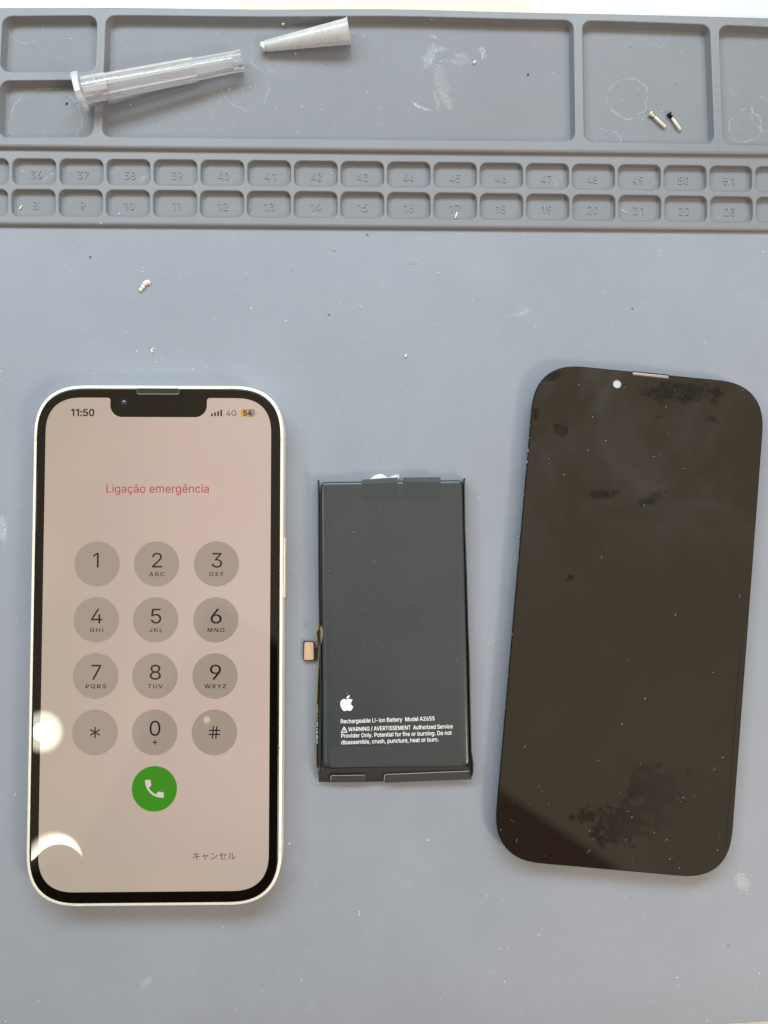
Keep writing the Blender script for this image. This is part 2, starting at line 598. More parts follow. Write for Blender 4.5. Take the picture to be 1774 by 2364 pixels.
# plain grotesque lettering, outlines in thousandths: char, advance, loops of relative steps
GLYPHS = """ 188|
#440|242,0 84,509 51,0 -83,-509|10,140 9,52 381,0 -9,-52|64,0 83,509 51,0 -83,-509|40,316 9,52 380,0 -8,-52
,188|38,-119 30,190 69,0 -53,-190
-453|337,244 0,-56 -223,0 0,56
.188|95,-4 -12,1 -10,4 -10,8 -8,9 -4,11 -1,12 1,12 4,11 8,9 10,8 10,4 12,2 12,-2 11,-4 10,-8 7,-9 5,-11 1,-12 -1,-12 -5,-11 -7,-9 -10,-8 -11,-4
/249|235,533 -164,-609 -57,0 164,609
0453|227,-7 -36,4 -33,10 -28,17 -25,24 -20,29 -16,36 -12,42 -7,47 -2,52 2,52 7,47 12,42 16,36 21,30 24,23 29,18 32,10 36,4 35,-4 33,-10 28,-18 25,-23 20,-30 16,-36 12,-42 7,-47 2,-52 -2,-52 -7,-47 -12,-42 -16,-36 -20,-29 -25,-24 -28,-17 -32,-10|227,50 23,2 21,8 19,14 16,18 14,24 10,28 8,32 4,37 2,41 -2,41 -4,37 -8,33 -10,28 -14,23 -16,19 -19,14 -21,8 -23,3 -24,-3 -21,-8 -19,-14 -16,-19 -13,-23 -11,-28 -8,-33 -4,-37 -2,-41 2,-41 4,-37 8,-32 11,-28 13,-24 16,-18 19,-14 21,-8
1345|276,509 0,-509 -64,0 0,448 -3,0 -123,-90 0,69 112,82
2453|64,0 0,47 170,182 48,53 12,16 9,14 8,15 5,14 3,15 1,15 -1,18 -4,16 -7,14 -10,12 -11,10 -14,8 -15,6 -17,3 -17,2 -19,-2 -17,-4 -16,-7 -13,-9 -11,-11 -9,-14 -7,-15 -4,-17 -1,-19 -61,0 2,29 7,27 11,24 16,22 19,18 22,14 25,11 28,6 29,3 29,-3 27,-6 25,-10 22,-15 18,-17 15,-20 11,-22 7,-25 2,-26 -1,-18 -3,-18 -6,-18 -8,-19 -12,-19 -15,-21 -69,-79 -114,-120 0,-3 236,0 0,-57
3453|218,-7 -30,2 -29,6 -26,9 -25,12 -20,16 -18,19 -13,22 -9,25 -4,28 65,0 3,-17 6,-15 8,-13 11,-11 13,-10 15,-7 17,-5 18,-3 19,-1 20,1 19,4 17,6 16,8 13,11 11,13 8,15 5,17 1,20 -1,18 -5,17 -7,16 -10,15 -14,12 -17,11 -21,7 -25,5 -28,2 -44,0 0,51 131,149 0,4 -218,0 0,57 302,0 0,-48 -161,-183 0,11 36,1 32,-4 29,-10 25,-14 21,-18 17,-22 12,-24 8,-25 2,-28 -3,-29 -7,-26 -13,-24 -16,-21 -21,-18 -24,-15 -28,-10 -30,-7
4453|40,105 0,53 207,351 64,0 -202,-343 0,-3 304,0 0,-58|282,0 0,121 0,25 0,172 61,0 0,-318
5453|221,-7 -29,2 -27,6 -25,10 -22,14 -19,16 -16,19 -12,22 -8,23 -3,25 62,0 3,-15 5,-13 8,-13 10,-11 12,-10 13,-8 15,-6 16,-3 17,-1 20,1 18,5 17,8 15,11 13,14 10,15 8,18 4,19 2,21 -2,21 -5,20 -7,18 -11,16 -13,14 -15,11 -18,8 -19,5 -20,2 -17,-1 -17,-3 -17,-5 -15,-6 -13,-7 -11,-9 -61,7 29,256 270,0 0,-57 -215,0 -17,-151 2,0 12,10 14,7 16,7 16,5 18,3 17,1 23,-2 22,-4 20,-7 19,-10 17,-12 15,-14 13,-16 12,-18 9,-20 7,-21 4,-23 1,-24 -3,-31 -7,-30 -12,-26 -17,-24 -20,-20 -23,-17 -27,-12 -29,-7
6453|226,-7 -30,3 -28,7 -26,12 -23,16 -19,20 -16,23 -11,27 -7,29 -2,32 1,25 6,25 9,27 13,29 19,34 25,38 115,169 70,0 -171,-248 -6,0 6,9 6,9 8,9 9,7 10,7 12,5 12,4 13,2 14,1 30,-2 26,-7 25,-10 21,-15 18,-18 15,-22 10,-25 7,-28 2,-30 -2,-30 -8,-29 -11,-25 -16,-23 -19,-20 -23,-16 -26,-11 -27,-7|226,48 19,2 18,5 16,8 14,10 11,13 10,15 8,18 4,18 1,20 -1,21 -4,18 -8,17 -10,15 -11,13 -14,10 -16,8 -18,5 -19,1 -19,-1 -17,-5 -16,-7 -14,-11 -12,-12 -10,-15 -7,-17 -5,-18 -1,-21 1,-20 5,-19 7,-17 10,-16 12,-13 14,-10 16,-8 17,-5
7453|97,0 226,448 0,4 -261,0 0,57 329,0 0,-60 -226,-449
8453|226,-7 -33,2 -30,6 -27,10 -25,14 -20,17 -17,20 -12,22 -8,25 -2,26 1,21 5,20 7,19 10,17 12,16 14,13 16,11 17,8 19,5 0,2 -24,9 -20,13 -16,19 -13,22 -7,24 -3,26 3,25 6,24 11,21 16,19 18,16 22,13 24,10 27,6 29,2 29,-2 27,-6 24,-10 22,-13 18,-16 15,-19 12,-21 6,-24 3,-25 -3,-26 -7,-24 -13,-22 -16,-19 -20,-13 -23,-9 0,-2 19,-5 16,-8 16,-11 14,-13 12,-16 10,-17 8,-19 4,-20 2,-21 -3,-26 -7,-25 -13,-22 -16,-20 -21,-17 -24,-14 -28,-10 -30,-6|226,49 22,1 19,4 18,6 15,9 13,10 10,12 8,15 4,15 2,18 -2,18 -5,16 -8,16 -10,13 -14,11 -15,10 -18,7 -18,4 -21,1 -20,-1 -19,-4 -18,-7 -15,-10 -14,-11 -10,-13 -8,-16 -5,-16 -2,-18 2,-18 4,-15 8,-15 10,-12 13,-10 15,-9 18,-6 20,-4|226,290 18,1 16,3 14,6 13,8 11,10 9,12 7,14 4,15 1,17 -1,16 -4,15 -6,13 -9,12 -11,10 -13,7 -15,6 -16,4 -18,1 -18,-1 -16,-4 -15,-6 -13,-7 -11,-10 -8,-12 -7,-13 -4,-15 -1,-16 1,-17 4,-15 7,-14 9,-12 11,-10 13,-8 15,-6 16,-3
9453|226,516 30,-3 29,-7 25,-12 23,-16 19,-20 16,-24 12,-26 7,-30 2,-31 -2,-25 -5,-26 -9,-26 -14,-30 -19,-33 -25,-39 -115,-168 -70,0 171,248 6,0 -5,-10 -7,-9 -8,-8 -9,-7 -10,-7 -11,-5 -12,-4 -13,-3 -14,0 -30,2 -27,6 -24,11 -21,15 -18,18 -15,22 -11,25 -6,27 -2,31 2,30 7,29 12,25 16,23 19,20 23,15 25,12 28,7|226,460 -19,-1 -17,-5 -16,-8 -14,-11 -12,-12 -10,-16 -7,-17 -4,-18 -2,-20 2,-21 4,-18 7,-18 10,-15 12,-12 14,-11 16,-7 17,-5 19,-2 19,2 18,4 16,8 14,10 12,13 9,15 8,17 4,18 1,20 -1,21 -4,19 -8,17 -9,15 -12,13 -14,11 -16,8 -18,5
:188|95,-4 -12,1 -10,4 -10,8 -8,9 -4,11 -1,12 1,12 4,11 8,9 10,8 10,4 12,2 12,-2 11,-4 10,-8 7,-9 5,-11 1,-12 -1,-12 -5,-11 -7,-9 -10,-8 -11,-4|95,271 -12,1 -10,5 -10,7 -8,10 -4,10 -1,12 1,12 4,11 8,10 10,7 10,4 12,2 12,-2 11,-4 10,-7 7,-10 5,-11 1,-12 -1,-12 -5,-10 -7,-10 -10,-7 -11,-5
A479|16,0 185,509 75,0 187,-509 -68,0 -108,302 -23,70 -32,106 13,0 -32,-107 -22,-69 -106,-302|110,142 0,57 260,0 0,-57
B456|60,0 0,509 181,0 33,-2 30,-6 25,-10 21,-14 17,-16 14,-19 9,-21 6,-23 2,-24 -1,-21 -4,-17 -6,-16 -9,-13 -10,-12 -12,-9 -13,-8 -14,-6 -14,-5 0,-5 16,-2 16,-6 16,-9 15,-11 13,-14 11,-17 9,-19 5,-23 2,-25 -2,-25 -6,-23 -10,-21 -14,-19 -18,-17 -24,-13 -27,-10 -33,-6 -37,-2|125,57 120,0 36,3 28,7 21,13 14,16 9,19 2,22 -1,16 -4,16 -8,15 -9,13 -13,12 -14,9 -17,7 -20,4 -21,2 -123,0|125,285 113,0 18,2 17,3 15,6 14,8 12,10 9,12 7,14 5,15 1,17 -3,21 -7,19 -13,17 -19,13 -24,7 -30,3 -115,0
C510|267,-7 -42,4 -39,10 -36,18 -31,24 -27,30 -22,36 -17,42 -9,46 -4,51 4,51 9,47 17,41 22,36 27,30 31,25 36,17 39,11 42,4 26,-2 24,-3 23,-7 22,-8 21,-11 19,-14 17,-15 16,-18 13,-20 11,-21 8,-24 6,-25 -65,0 -4,17 -7,15 -8,15 -9,12 -11,11 -12,10 -13,9 -14,7 -15,5 -15,4 -16,2 -17,1 -30,-3 -28,-8 -25,-13 -23,-18 -20,-23 -16,-27 -12,-32 -7,-37 -3,-41 3,-41 7,-36 12,-32 16,-28 20,-23 23,-18 26,-13 27,-7 30,-3 17,1 16,2 15,4 15,5 14,7 13,9 12,9 11,12 9,12 8,14 7,16 4,16 65,0 -6,-25 -8,-23 -11,-21 -13,-20 -15,-18 -18,-15 -19,-14 -20,-11 -22,-8 -24,-7 -24,-4
D502|219,0 -123,0 0,57 119,0 39,3 34,8 30,13 25,18 20,23 16,27 11,32 7,35 2,39 -2,39 -7,35 -11,32 -15,27 -20,22 -24,18 -29,13 -33,8 -37,3 -128,0 0,57 132,0 48,-4 42,-10 38,-17 32,-23 27,-29 21,-35 16,-40 9,-45 4,-51 -4,-50 -9,-46 -16,-40 -22,-36 -27,-29 -33,-23 -39,-17 -44,-11|125,509 0,-509 -65,0 0,509
E418|60,0 0,509 312,0 0,-57 -247,0 0,-166 230,0 0,-57 -230,0 0,-172 250,0 0,-57
F410|60,0 0,509 309,0 0,-57 -244,0 0,-174 221,0 0,-57 -221,0 0,-221
G520|269,-7 -44,4 -40,10 -36,18 -31,24 -27,30 -22,37 -16,41 -10,46 -3,51 3,51 10,47 16,41 22,36 26,30 32,25 35,17 39,11 42,4 26,-2 25,-4 24,-6 23,-10 21,-11 19,-14 18,-16 15,-17 13,-20 11,-21 8,-22 6,-24 -66,0 -6,16 -7,14 -8,14 -9,13 -10,11 -12,10 -12,9 -14,7 -15,5 -15,5 -17,2 -18,1 -29,-3 -27,-8 -26,-13 -23,-18 -19,-22 -16,-28 -12,-32 -7,-37 -3,-41 3,-41 7,-36 12,-32 16,-28 20,-22 23,-19 26,-13 28,-7 31,-3 27,2 26,6 23,10 20,14 17,17 14,21 11,24 6,26 2,29 19,-3 -151,0 0,57 195,0 0,-56 -3,-40 -9,-36 -15,-33 -20,-29 -25,-24 -29,-19 -33,-14 -36,-9
H517|60,0 0,509 65,0 0,-220 267,0 0,220 65,0 0,-509 -65,0 0,232 -267,0 0,-232
I190|63,0 0,509 64,0 0,-509
J396|185,-7 -42,5 -37,13 -31,22 -23,30 -14,37 -5,45 0,28 65,0 0,-28 2,-28 8,-24 14,-19 17,-13 21,-8 25,-3 24,3 21,8 18,13 13,19 8,24 3,28 0,364 64,0 0,-364 -4,-45 -14,-37 -24,-30 -31,-22 -36,-13
K467|104,145 0,71 35,45 35,42 38,41 152,165 84,0 -217,-233 -3,0|60,0 0,509 65,0 0,-175 -1,-109 1,-32 0,-193|372,0 -184,259 40,50 221,-309
L393|60,0 0,509 65,0 0,-452 236,0 0,-57
M628|60,0 0,509 92,0 125,-322 10,-28 12,-36 12,-39 11,-35 -15,0 11,34 12,38 12,37 10,29 124,322 92,0 0,-509 -64,0 0,291 0,36 1,42 1,44 1,44 6,0 -15,-48 -16,-46 -15,-41 -11,-31 -114,-291 -56,0 -116,291 -11,30 -14,40 -16,47 -17,49 7,0 1,-41 1,-44 1,-44 0,-37 0,-291
N523|60,0 0,509 76,0 207,-326 20,-32 25,-44 26,-52 -9,-1 -4,54 -2,49 0,38 0,314 64,0 0,-509 -76,0 -185,290 -25,41 -29,50 -40,71 11,2 3,-70 2,-56 1,-37 0,-291
O533|267,-7 -42,4 -39,10 -36,18 -31,24 -27,30 -22,36 -17,42 -9,46 -4,51 4,51 9,47 17,41 22,36 27,30 31,25 36,17 39,11 42,4 42,-4 39,-11 36,-17 31,-25 27,-30 22,-36 16,-41 10,-47 3,-51 -3,-51 -10,-46 -16,-42 -22,-36 -27,-30 -31,-24 -36,-18 -39,-10|267,53 29,2 28,8 25,13 23,18 20,22 16,28 12,32 8,37 2,41 -2,41 -8,37 -12,33 -16,27 -20,23 -23,18 -25,13 -28,7 -29,3 -30,-3 -27,-8 -26,-12 -23,-18 -19,-23 -17,-28 -12,-32 -7,-37 -3,-41 3,-41 7,-37 12,-32 17,-27 19,-23 23,-18 26,-13 27,-8
P444|60,0 0,509 175,0 37,-3 33,-7 27,-12 24,-16 19,-19 15,-22 10,-26 7,-27 2,-29 -2,-30 -7,-27 -10,-26 -15,-22 -19,-20 -24,-16 -27,-12 -33,-7 -37,-2 -126,0 0,56 124,0 24,2 22,4 18,8 15,10 12,13 9,15 6,16 4,18 1,20 -1,19 -4,18 -6,17 -9,14 -12,12 -15,11 -18,7 -22,5 -25,1 -107,0 0,-452
Q533|245,159 68,0 56,-74 15,-20 84,-113 -67,0 -55,75 -15,19|267,-7 -42,4 -39,10 -36,18 -31,24 -27,30 -22,36 -17,42 -9,46 -4,51 4,51 9,47 17,41 22,36 27,30 31,25 36,17 39,11 42,4 42,-4 39,-11 36,-17 31,-25 27,-30 22,-36 16,-41 10,-47 3,-51 -3,-51 -10,-46 -16,-42 -22,-36 -27,-30 -31,-24 -36,-18 -39,-10|267,53 29,2 28,8 25,13 23,18 20,22 16,28 12,32 8,37 2,41 -2,41 -8,37 -12,33 -16,27 -20,23 -23,18 -25,13 -28,7 -29,3 -30,-3 -27,-8 -26,-12 -23,-18 -19,-23 -17,-28 -12,-32 -7,-37 -3,-41 3,-41 7,-37 12,-32 17,-27 19,-23 23,-18 26,-13 27,-8
R449|60,0 0,509 176,0 37,-3 32,-6 28,-11 23,-16 20,-18 14,-22 11,-25 6,-27 2,-29 -2,-29 -6,-27 -11,-25 -14,-21 -20,-18 -23,-15 -28,-11 -32,-6 -37,-2 -140,0 0,57 138,0 24,1 22,4 18,7 15,9 12,11 9,13 6,16 4,17 1,19 -1,19 -4,18 -6,16 -9,14 -12,11 -15,10 -19,6 -21,5 -25,1 -108,0 0,-452|353,0 -123,229 73,0 125,-229
S446|224,-9 -36,2 -32,6 -28,10 -26,14 -21,17 -17,20 -13,23 -9,26 -4,28 66,0 4,-19 6,-16 9,-14 13,-12 14,-10 16,-7 19,-6 19,-3 20,-1 22,1 21,4 19,6 17,9 14,10 12,13 9,14 6,16 2,17 -2,15 -4,14 -8,11 -10,10 -12,8 -14,8 -51,17 -61,17 -39,14 -33,16 -26,20 -19,24 -11,28 -4,31 2,28 8,25 13,23 17,20 21,16 25,14 27,10 30,6 32,2 32,-2 30,-6 27,-10 24,-14 20,-16 17,-19 13,-22 8,-24 3,-25 -64,0 -5,24 -12,19 -18,16 -22,12 -26,7 -29,3 -21,-2 -19,-3 -18,-6 -15,-8 -13,-10 -10,-12 -8,-13 -4,-14 -2,-15 2,-17 5,-14 9,-11 11,-10 13,-9 14,-7 43,-15 52,-14 48,-15 16,-8 16,-8 15,-10 13,-12 12,-13 11,-15 7,-18 5,-19 1,-22 -2,-27 -7,-25 -13,-23 -16,-21 -21,-18 -26,-14 -29,-11 -33,-7
T448|32,452 0,57 385,0 0,-57 -160,0 0,-452 -64,0 0,452
U517|259,-8 -39,2 -34,8 -32,13 -28,18 -23,22 -18,25 -14,28 -8,32 -3,33 0,336 64,0 0,-331 2,-23 6,-22 9,-20 12,-18 16,-15 18,-12 21,-9 24,-6 27,-1 26,1 24,6 22,9 18,12 15,15 13,18 8,20 6,22 2,23 0,331 64,0 0,-336 -3,-33 -8,-32 -13,-28 -19,-25 -23,-22 -28,-18 -31,-13 -35,-8
V479|204,0 -188,509 68,0 108,-303 23,-69 33,-106 -13,0 32,107 23,68 105,303 68,0 -185,-509
W686|155,0 -139,509 66,0 81,-313 12,-51 12,-51 10,-54 -8,0 11,54 11,51 13,51 82,313 74,0 82,-313 12,-51 12,-51 11,-54 -9,0 11,54 11,51 13,51 80,313 67,0 -140,-509 -75,0 -87,323 -17,68 -15,84 14,0 -15,-80 -17,-72 -88,-323
X474|18,0 199,284 0,-48 -188,273 75,0 74,-109 26,-39 19,-32 20,-37 -11,0 20,37 20,32 26,39 76,109 72,0 -187,-270 0,48 197,-287 -74,0 -90,129 -24,36 -18,30 -20,36 14,0 -19,-35 -19,-30 -24,-37 -91,-129
Y472|203,0 0,208 -187,301 75,0 101,-165 30,-52 28,-62 -26,0 27,63 29,51 101,165 74,0 -187,-301 0,-208
Z438|42,0 0,46 231,339 33,46 35,45 7,-22 -63,-2 -62,0 -183,0 0,57 357,0 0,-47 -228,-333 -35,-48 -37,-48 -7,21 62,3 62,0 185,0 0,-57
a389|160,-9 -23,2 -22,4 -21,8 -18,10 -16,14 -12,16 -10,18 -6,21 -2,24 2,20 4,18 7,15 10,13 11,10 14,9 14,7 16,6 17,5 53,9 56,7 13,2 10,2 8,4 6,5 3,6 2,9 0,2 -1,15 -3,13 -5,12 -7,10 -9,8 -11,7 -13,5 -15,3 -16,1 -18,-1 -15,-3 -14,-5 -12,-6 -10,-7 -9,-8 -8,-9 -6,-9 -4,-9 -59,17 10,22 13,18 15,15 16,12 19,10 19,7 20,5 20,3 21,1 45,-5 16,-4 16,-6 15,-9 14,-10 12,-14 10,-16 8,-19 5,-23 2,-27 0,-251 -60,0 0,52 -5,0 -20,-27 -10,-9 -13,-8 -14,-7 -16,-5 -18,-3|170,45 22,2 19,4 17,8 14,9 12,12 9,13 7,15 4,14 2,16 0,52 -17,-8 -28,-6 -31,-5 -25,-3 -41,-9 -12,-6 -10,-6 -9,-8 -6,-9 -4,-12 -1,-13 1,-12 3,-11 6,-10 7,-8 10,-7 11,-5 12,-4 14,-2
b424|229,-8 -21,1 -19,4 -17,7 -13,8 -12,9 -9,10 -20,28 -6,0 0,-59 -59,0 0,509 61,0 0,-190 4,0 19,27 10,9 11,9 13,9 17,6 19,4 22,1 30,-2 28,-8 26,-13 22,-19 19,-22 16,-27 11,-32 7,-34 2,-38 -2,-38 -7,-35 -11,-32 -15,-27 -19,-23 -23,-18 -25,-13 -28,-9|220,47 22,2 20,6 17,11 15,14 12,17 10,20 7,22 4,24 1,26 -1,26 -4,24 -7,22 -9,20 -12,17 -15,13 -18,11 -19,6 -23,2 -22,-2 -20,-6 -17,-10 -14,-13 -13,-17 -9,-19 -7,-22 -4,-25 -1,-27 1,-27 4,-24 7,-23 10,-20 12,-17 15,-13 17,-10 19,-6
c396|207,-8 -33,3 -30,8 -27,13 -24,19 -21,23 -16,27 -12,31 -7,34 -3,37 3,38 7,35 12,31 16,27 21,23 24,19 27,14 30,8 33,2 19,0 17,-3 17,-4 16,-6 15,-7 14,-8 13,-10 12,-11 10,-13 9,-14 7,-15 6,-16 -59,-15 -13,27 -20,22 -28,14 -35,5 -23,-2 -21,-7 -18,-11 -15,-14 -12,-18 -10,-20 -6,-22 -4,-24 -2,-25 2,-24 4,-24 6,-22 10,-20 12,-17 15,-14 18,-11 21,-6 23,-3 36,6 28,14 21,23 12,28 59,-15 -6,-16 -7,-16 -9,-14 -10,-13 -12,-11 -13,-11 -14,-9 -15,-7 -16,-6 -17,-4 -18,-2
d424|195,-8 -30,2 -28,9 -26,13 -22,18 -19,23 -15,27 -12,32 -7,35 -2,38 2,38 7,34 12,32 15,27 19,22 23,19 25,13 28,8 31,2 22,-1 19,-4 16,-6 14,-9 11,-9 9,-9 19,-27 5,0 0,190 61,0 0,-509 -59,0 0,59 -6,0 -20,-28 -10,-10 -11,-9 -14,-8 -16,-7 -19,-4|205,47 21,2 20,6 17,10 15,13 12,17 9,20 7,23 4,24 2,27 -2,27 -4,25 -6,22 -10,19 -12,17 -15,13 -17,10 -19,6 -22,2 -23,-2 -20,-6 -17,-11 -15,-13 -12,-17 -10,-20 -6,-22 -4,-24 -2,-26 2,-26 4,-24 7,-22 9,-20 12,-17 15,-14 17,-11 20,-6
e404|212,-8 -35,3 -32,8 -28,13 -25,19 -20,23 -16,27 -12,31 -7,34 -3,37 2,37 8,34 11,32 16,27 20,23 24,19 27,14 30,9 33,2 21,-1 20,-3 20,-6 19,-8 18,-11 16,-14 15,-17 13,-19 10,-23 8,-26 5,-29 1,-33 0,-25 -296,0 0,52 263,0 -28,-19 -2,24 -4,22 -6,21 -10,17 -11,15 -14,13 -17,9 -19,5 -22,2 -22,-2 -19,-5 -18,-10 -15,-12 -12,-15 -10,-16 -7,-19 -5,-20 -1,-20 0,-33 2,-27 4,-24 8,-21 11,-18 14,-15 16,-12 18,-8 21,-5 22,-2 15,1 14,2 13,4 11,5 11,7 9,8 9,9 6,11 6,12 59,-14 -7,-19 -10,-17 -13,-16 -15,-13 -18,-12 -19,-10 -22,-7 -24,-4
f253|228,379 0,-52 -222,0 0,52|81,0 0,432 1,20 5,18 9,16 11,13 13,11 15,9 17,6 17,4 18,1 35,-3 21,-6 -16,-53 -12,4 -20,2 -17,-2 -14,-4 -10,-8 -7,-11 -4,-14 -1,-16 0,-419
g425|207,-151 -27,2 -24,3 -22,6 -20,8 -17,10 -15,12 -12,13 -11,13 -8,15 50,28 21,-25 9,-8 11,-8 12,-6 15,-5 18,-3 20,-1 29,2 25,8 21,12 16,17 10,24 3,28 0,74 -5,0 -19,-27 -10,-9 -11,-9 -14,-7 -16,-6 -19,-4 -22,-1 -30,2 -27,7 -25,13 -23,16 -19,22 -16,25 -12,30 -7,34 -2,37 2,38 7,34 12,30 16,27 19,22 22,19 26,13 28,8 30,2 22,-1 19,-4 16,-6 14,-8 12,-9 9,-10 20,-27 5,0 0,60 59,0 0,-388 -2,-31 -7,-27 -13,-23 -16,-19 -20,-15 -23,-12 -26,-8 -28,-5|205,59 22,2 19,5 18,9 14,12 12,16 10,18 7,21 4,24 1,27 -1,26 -4,23 -7,22 -9,19 -12,16 -15,13 -17,10 -20,6 -22,2 -23,-2 -19,-6 -18,-10 -15,-14 -12,-16 -9,-20 -7,-21 -4,-23 -2,-25 2,-26 4,-23 7,-21 9,-19 13,-16 14,-12 18,-10 20,-5
h410|114,227 0,-227 -61,0 0,509 61,0 0,-222 -12,0 14,32 16,25 20,18 23,12 25,8 27,2 25,-1 23,-6 20,-8 18,-13 15,-16 13,-19 9,-23 5,-27 2,-31 0,-240 -61,0 0,235 -3,28 -7,23 -13,18 -17,14 -21,8 -25,3 -18,-1 -16,-4 -15,-7 -14,-9 -11,-11 -10,-14 -7,-17 -4,-18
i166|53,0 0,379 61,0 0,-379|84,443 -11,1 -10,4 -9,7 -7,8 -4,9 -2,11 2,11 4,10 7,8 9,6 10,4 11,2 11,-2 10,-4 9,-6 7,-8 4,-10 1,-11 -1,-11 -4,-9 -7,-8 -9,-7 -10,-4
l170|54,0 0,532 62,0 0,-532
m610|53,0 0,379 59,0 0,-84 -4,0 6,19 8,17 10,15 12,12 14,10 14,8 15,6 16,3 16,1 26,-3 23,-8 19,-14 16,-19 11,-22 7,-25 -9,0 6,17 8,17 11,14 13,13 14,10 17,9 17,6 19,4 20,1 21,-1 20,-5 19,-8 17,-11 15,-15 12,-18 9,-21 5,-24 2,-28 0,-255 -61,0 0,254 -3,25 -8,19 -12,15 -17,10 -18,6 -19,1 -17,-1 -15,-3 -13,-6 -11,-8 -10,-10 -8,-12 -5,-13 -4,-14 -1,-16 0,-247 -61,0 0,260 -2,20 -7,17 -12,14 -15,11 -18,6 -21,2 -14,-1 -14,-3 -13,-6 -13,-8 -10,-10 -9,-13 -7,-15 -4,-17 -1,-19 0,-238
n410|114,227 0,-227 -61,0 0,379 59,0 0,-92 -10,0 14,32 16,25 20,18 23,12 25,8 27,2 25,-1 23,-6 20,-8 18,-13 15,-16 13,-19 9,-23 5,-27 2,-31 0,-240 -61,0 0,235 -3,28 -7,23 -13,18 -17,14 -21,8 -25,3 -18,-1 -16,-4 -15,-7 -14,-9 -11,-11 -10,-14 -7,-17 -4,-18
o415|207,-8 -33,3 -30,8 -27,13 -24,19 -21,23 -16,27 -12,31 -7,34 -3,37 3,38 7,35 12,31 16,27 21,23 24,19 27,14 30,8 33,2 34,-2 30,-8 28,-14 24,-19 20,-23 16,-27 12,-31 8,-35 2,-38 -2,-37 -8,-34 -12,-31 -16,-27 -20,-23 -24,-19 -28,-13 -30,-8|207,46 24,3 21,6 18,11 15,14 13,17 9,20 7,22 4,24 1,24 -1,25 -4,24 -7,22 -9,20 -13,18 -15,14 -18,11 -21,7 -24,2 -23,-2 -21,-7 -18,-11 -15,-14 -12,-18 -10,-20 -6,-22 -4,-24 -2,-25 2,-24 4,-24 6,-22 10,-20 12,-17 15,-14 18,-11 21,-6
p424|53,-143 0,522 59,0 0,-60 6,0 19,27 10,9 11,9 13,9 17,6 19,4 22,1 30,-2 28,-8 26,-13 22,-19 19,-22 16,-27 11,-32 7,-34 2,-38 -2,-38 -7,-35 -11,-32 -15,-27 -19,-23 -23,-18 -25,-13 -28,-9 -31,-2 -21,1 -19,4 -16,7 -14,8 -12,9 -9,10 -20,28 -4,0 0,-202|220,47 22,2 20,6 17,11 15,14 12,17 10,20 7,22 4,24 1,26 -1,26 -4,24 -7,22 -9,20 -12,17 -15,13 -18,11 -19,6 -23,2 -22,-2 -20,-6 -17,-10 -14,-13 -13,-17 -9,-19 -7,-22 -4,-25 -1,-27 1,-27 4,-24 7,-23 10,-20 12,-17 15,-13 17,-10 19,-6
r259|53,0 0,379 59,0 0,-58 3,0 9,18 13,15 15,13 19,10 20,6 22,2 16,-1 14,0 0,-62 -13,2 -23,2 -17,-2 -16,-3 -15,-6 -13,-9 -11,-10 -9,-12 -7,-15 -4,-15 -1,-17 0,-237
s365|182,-8 -25,1 -24,4 -21,6 -19,9 -17,12 -14,14 -12,16 -9,19 -5,21 58,13 7,-20 10,-15 13,-12 17,-8 19,-5 21,-2 25,2 21,6 17,9 14,12 7,14 3,15 -2,12 -4,11 -8,10 -11,8 -14,6 -17,5 -63,15 -31,10 -26,12 -20,16 -14,19 -8,22 -3,25 2,21 6,19 10,18 14,15 16,13 20,10 22,8 24,5 26,1 25,-1 22,-4 20,-7 17,-9 15,-11 13,-13 10,-15 9,-16 6,-18 -56,-13 -6,14 -8,13 -11,12 -15,9 -18,6 -23,2 -21,-2 -19,-5 -16,-9 -12,-12 -8,-13 -2,-15 1,-13 5,-11 9,-10 12,-8 16,-6 20,-6 57,-14 32,-9 26,-13 19,-16 14,-18 8,-22 3,-24 -2,-22 -6,-20 -11,-18 -14,-16 -17,-13 -21,-12 -24,-8 -26,-5
t227|204,379 0,-52 -198,0 0,52|65,471 61,0 0,-373 1,-15 3,-13 6,-9 8,-6 12,-4 14,-1 15,1 17,3 11,-52 -21,-5 -24,-1 -30,3 -25,8 -21,14 -15,20 -9,23 -3,29
u410|182,-5 -24,2 -23,5 -20,9 -18,12 -15,16 -13,20 -9,23 -6,27 -1,30 0,240 61,0 0,-235 2,-27 8,-23 13,-19 17,-14 21,-8 25,-3 18,1 16,4 15,7 14,9 11,12 9,14 7,16 5,19 1,21 0,226 61,0 0,-379 -59,0 0,92 9,0 -13,-32 -17,-25 -20,-18 -23,-12 -25,-8
v389|163,0 -146,379 67,0 81,-224 22,-68 19,-66 -22,0 19,66 21,68 81,224 66,0 -145,-379
y389|47,-139 14,53 10,-1 12,-2 11,-1 10,1 9,3 9,5 8,7 8,10 7,13 6,15 12,35 -146,380 67,0 81,-224 22,-68 19,-66 -22,0 18,66 22,68 81,224 66,0 -167,-437 -8,-19 -9,-16 -10,-14 -12,-12 -12,-9 -14,-8 -14,-5 -16,-3 -18,-1 -26,2
z380|42,0 0,46 212,274 0,3 -206,0 0,56 285,0 0,-48 -207,-271 0,-4 213,0 0,-56
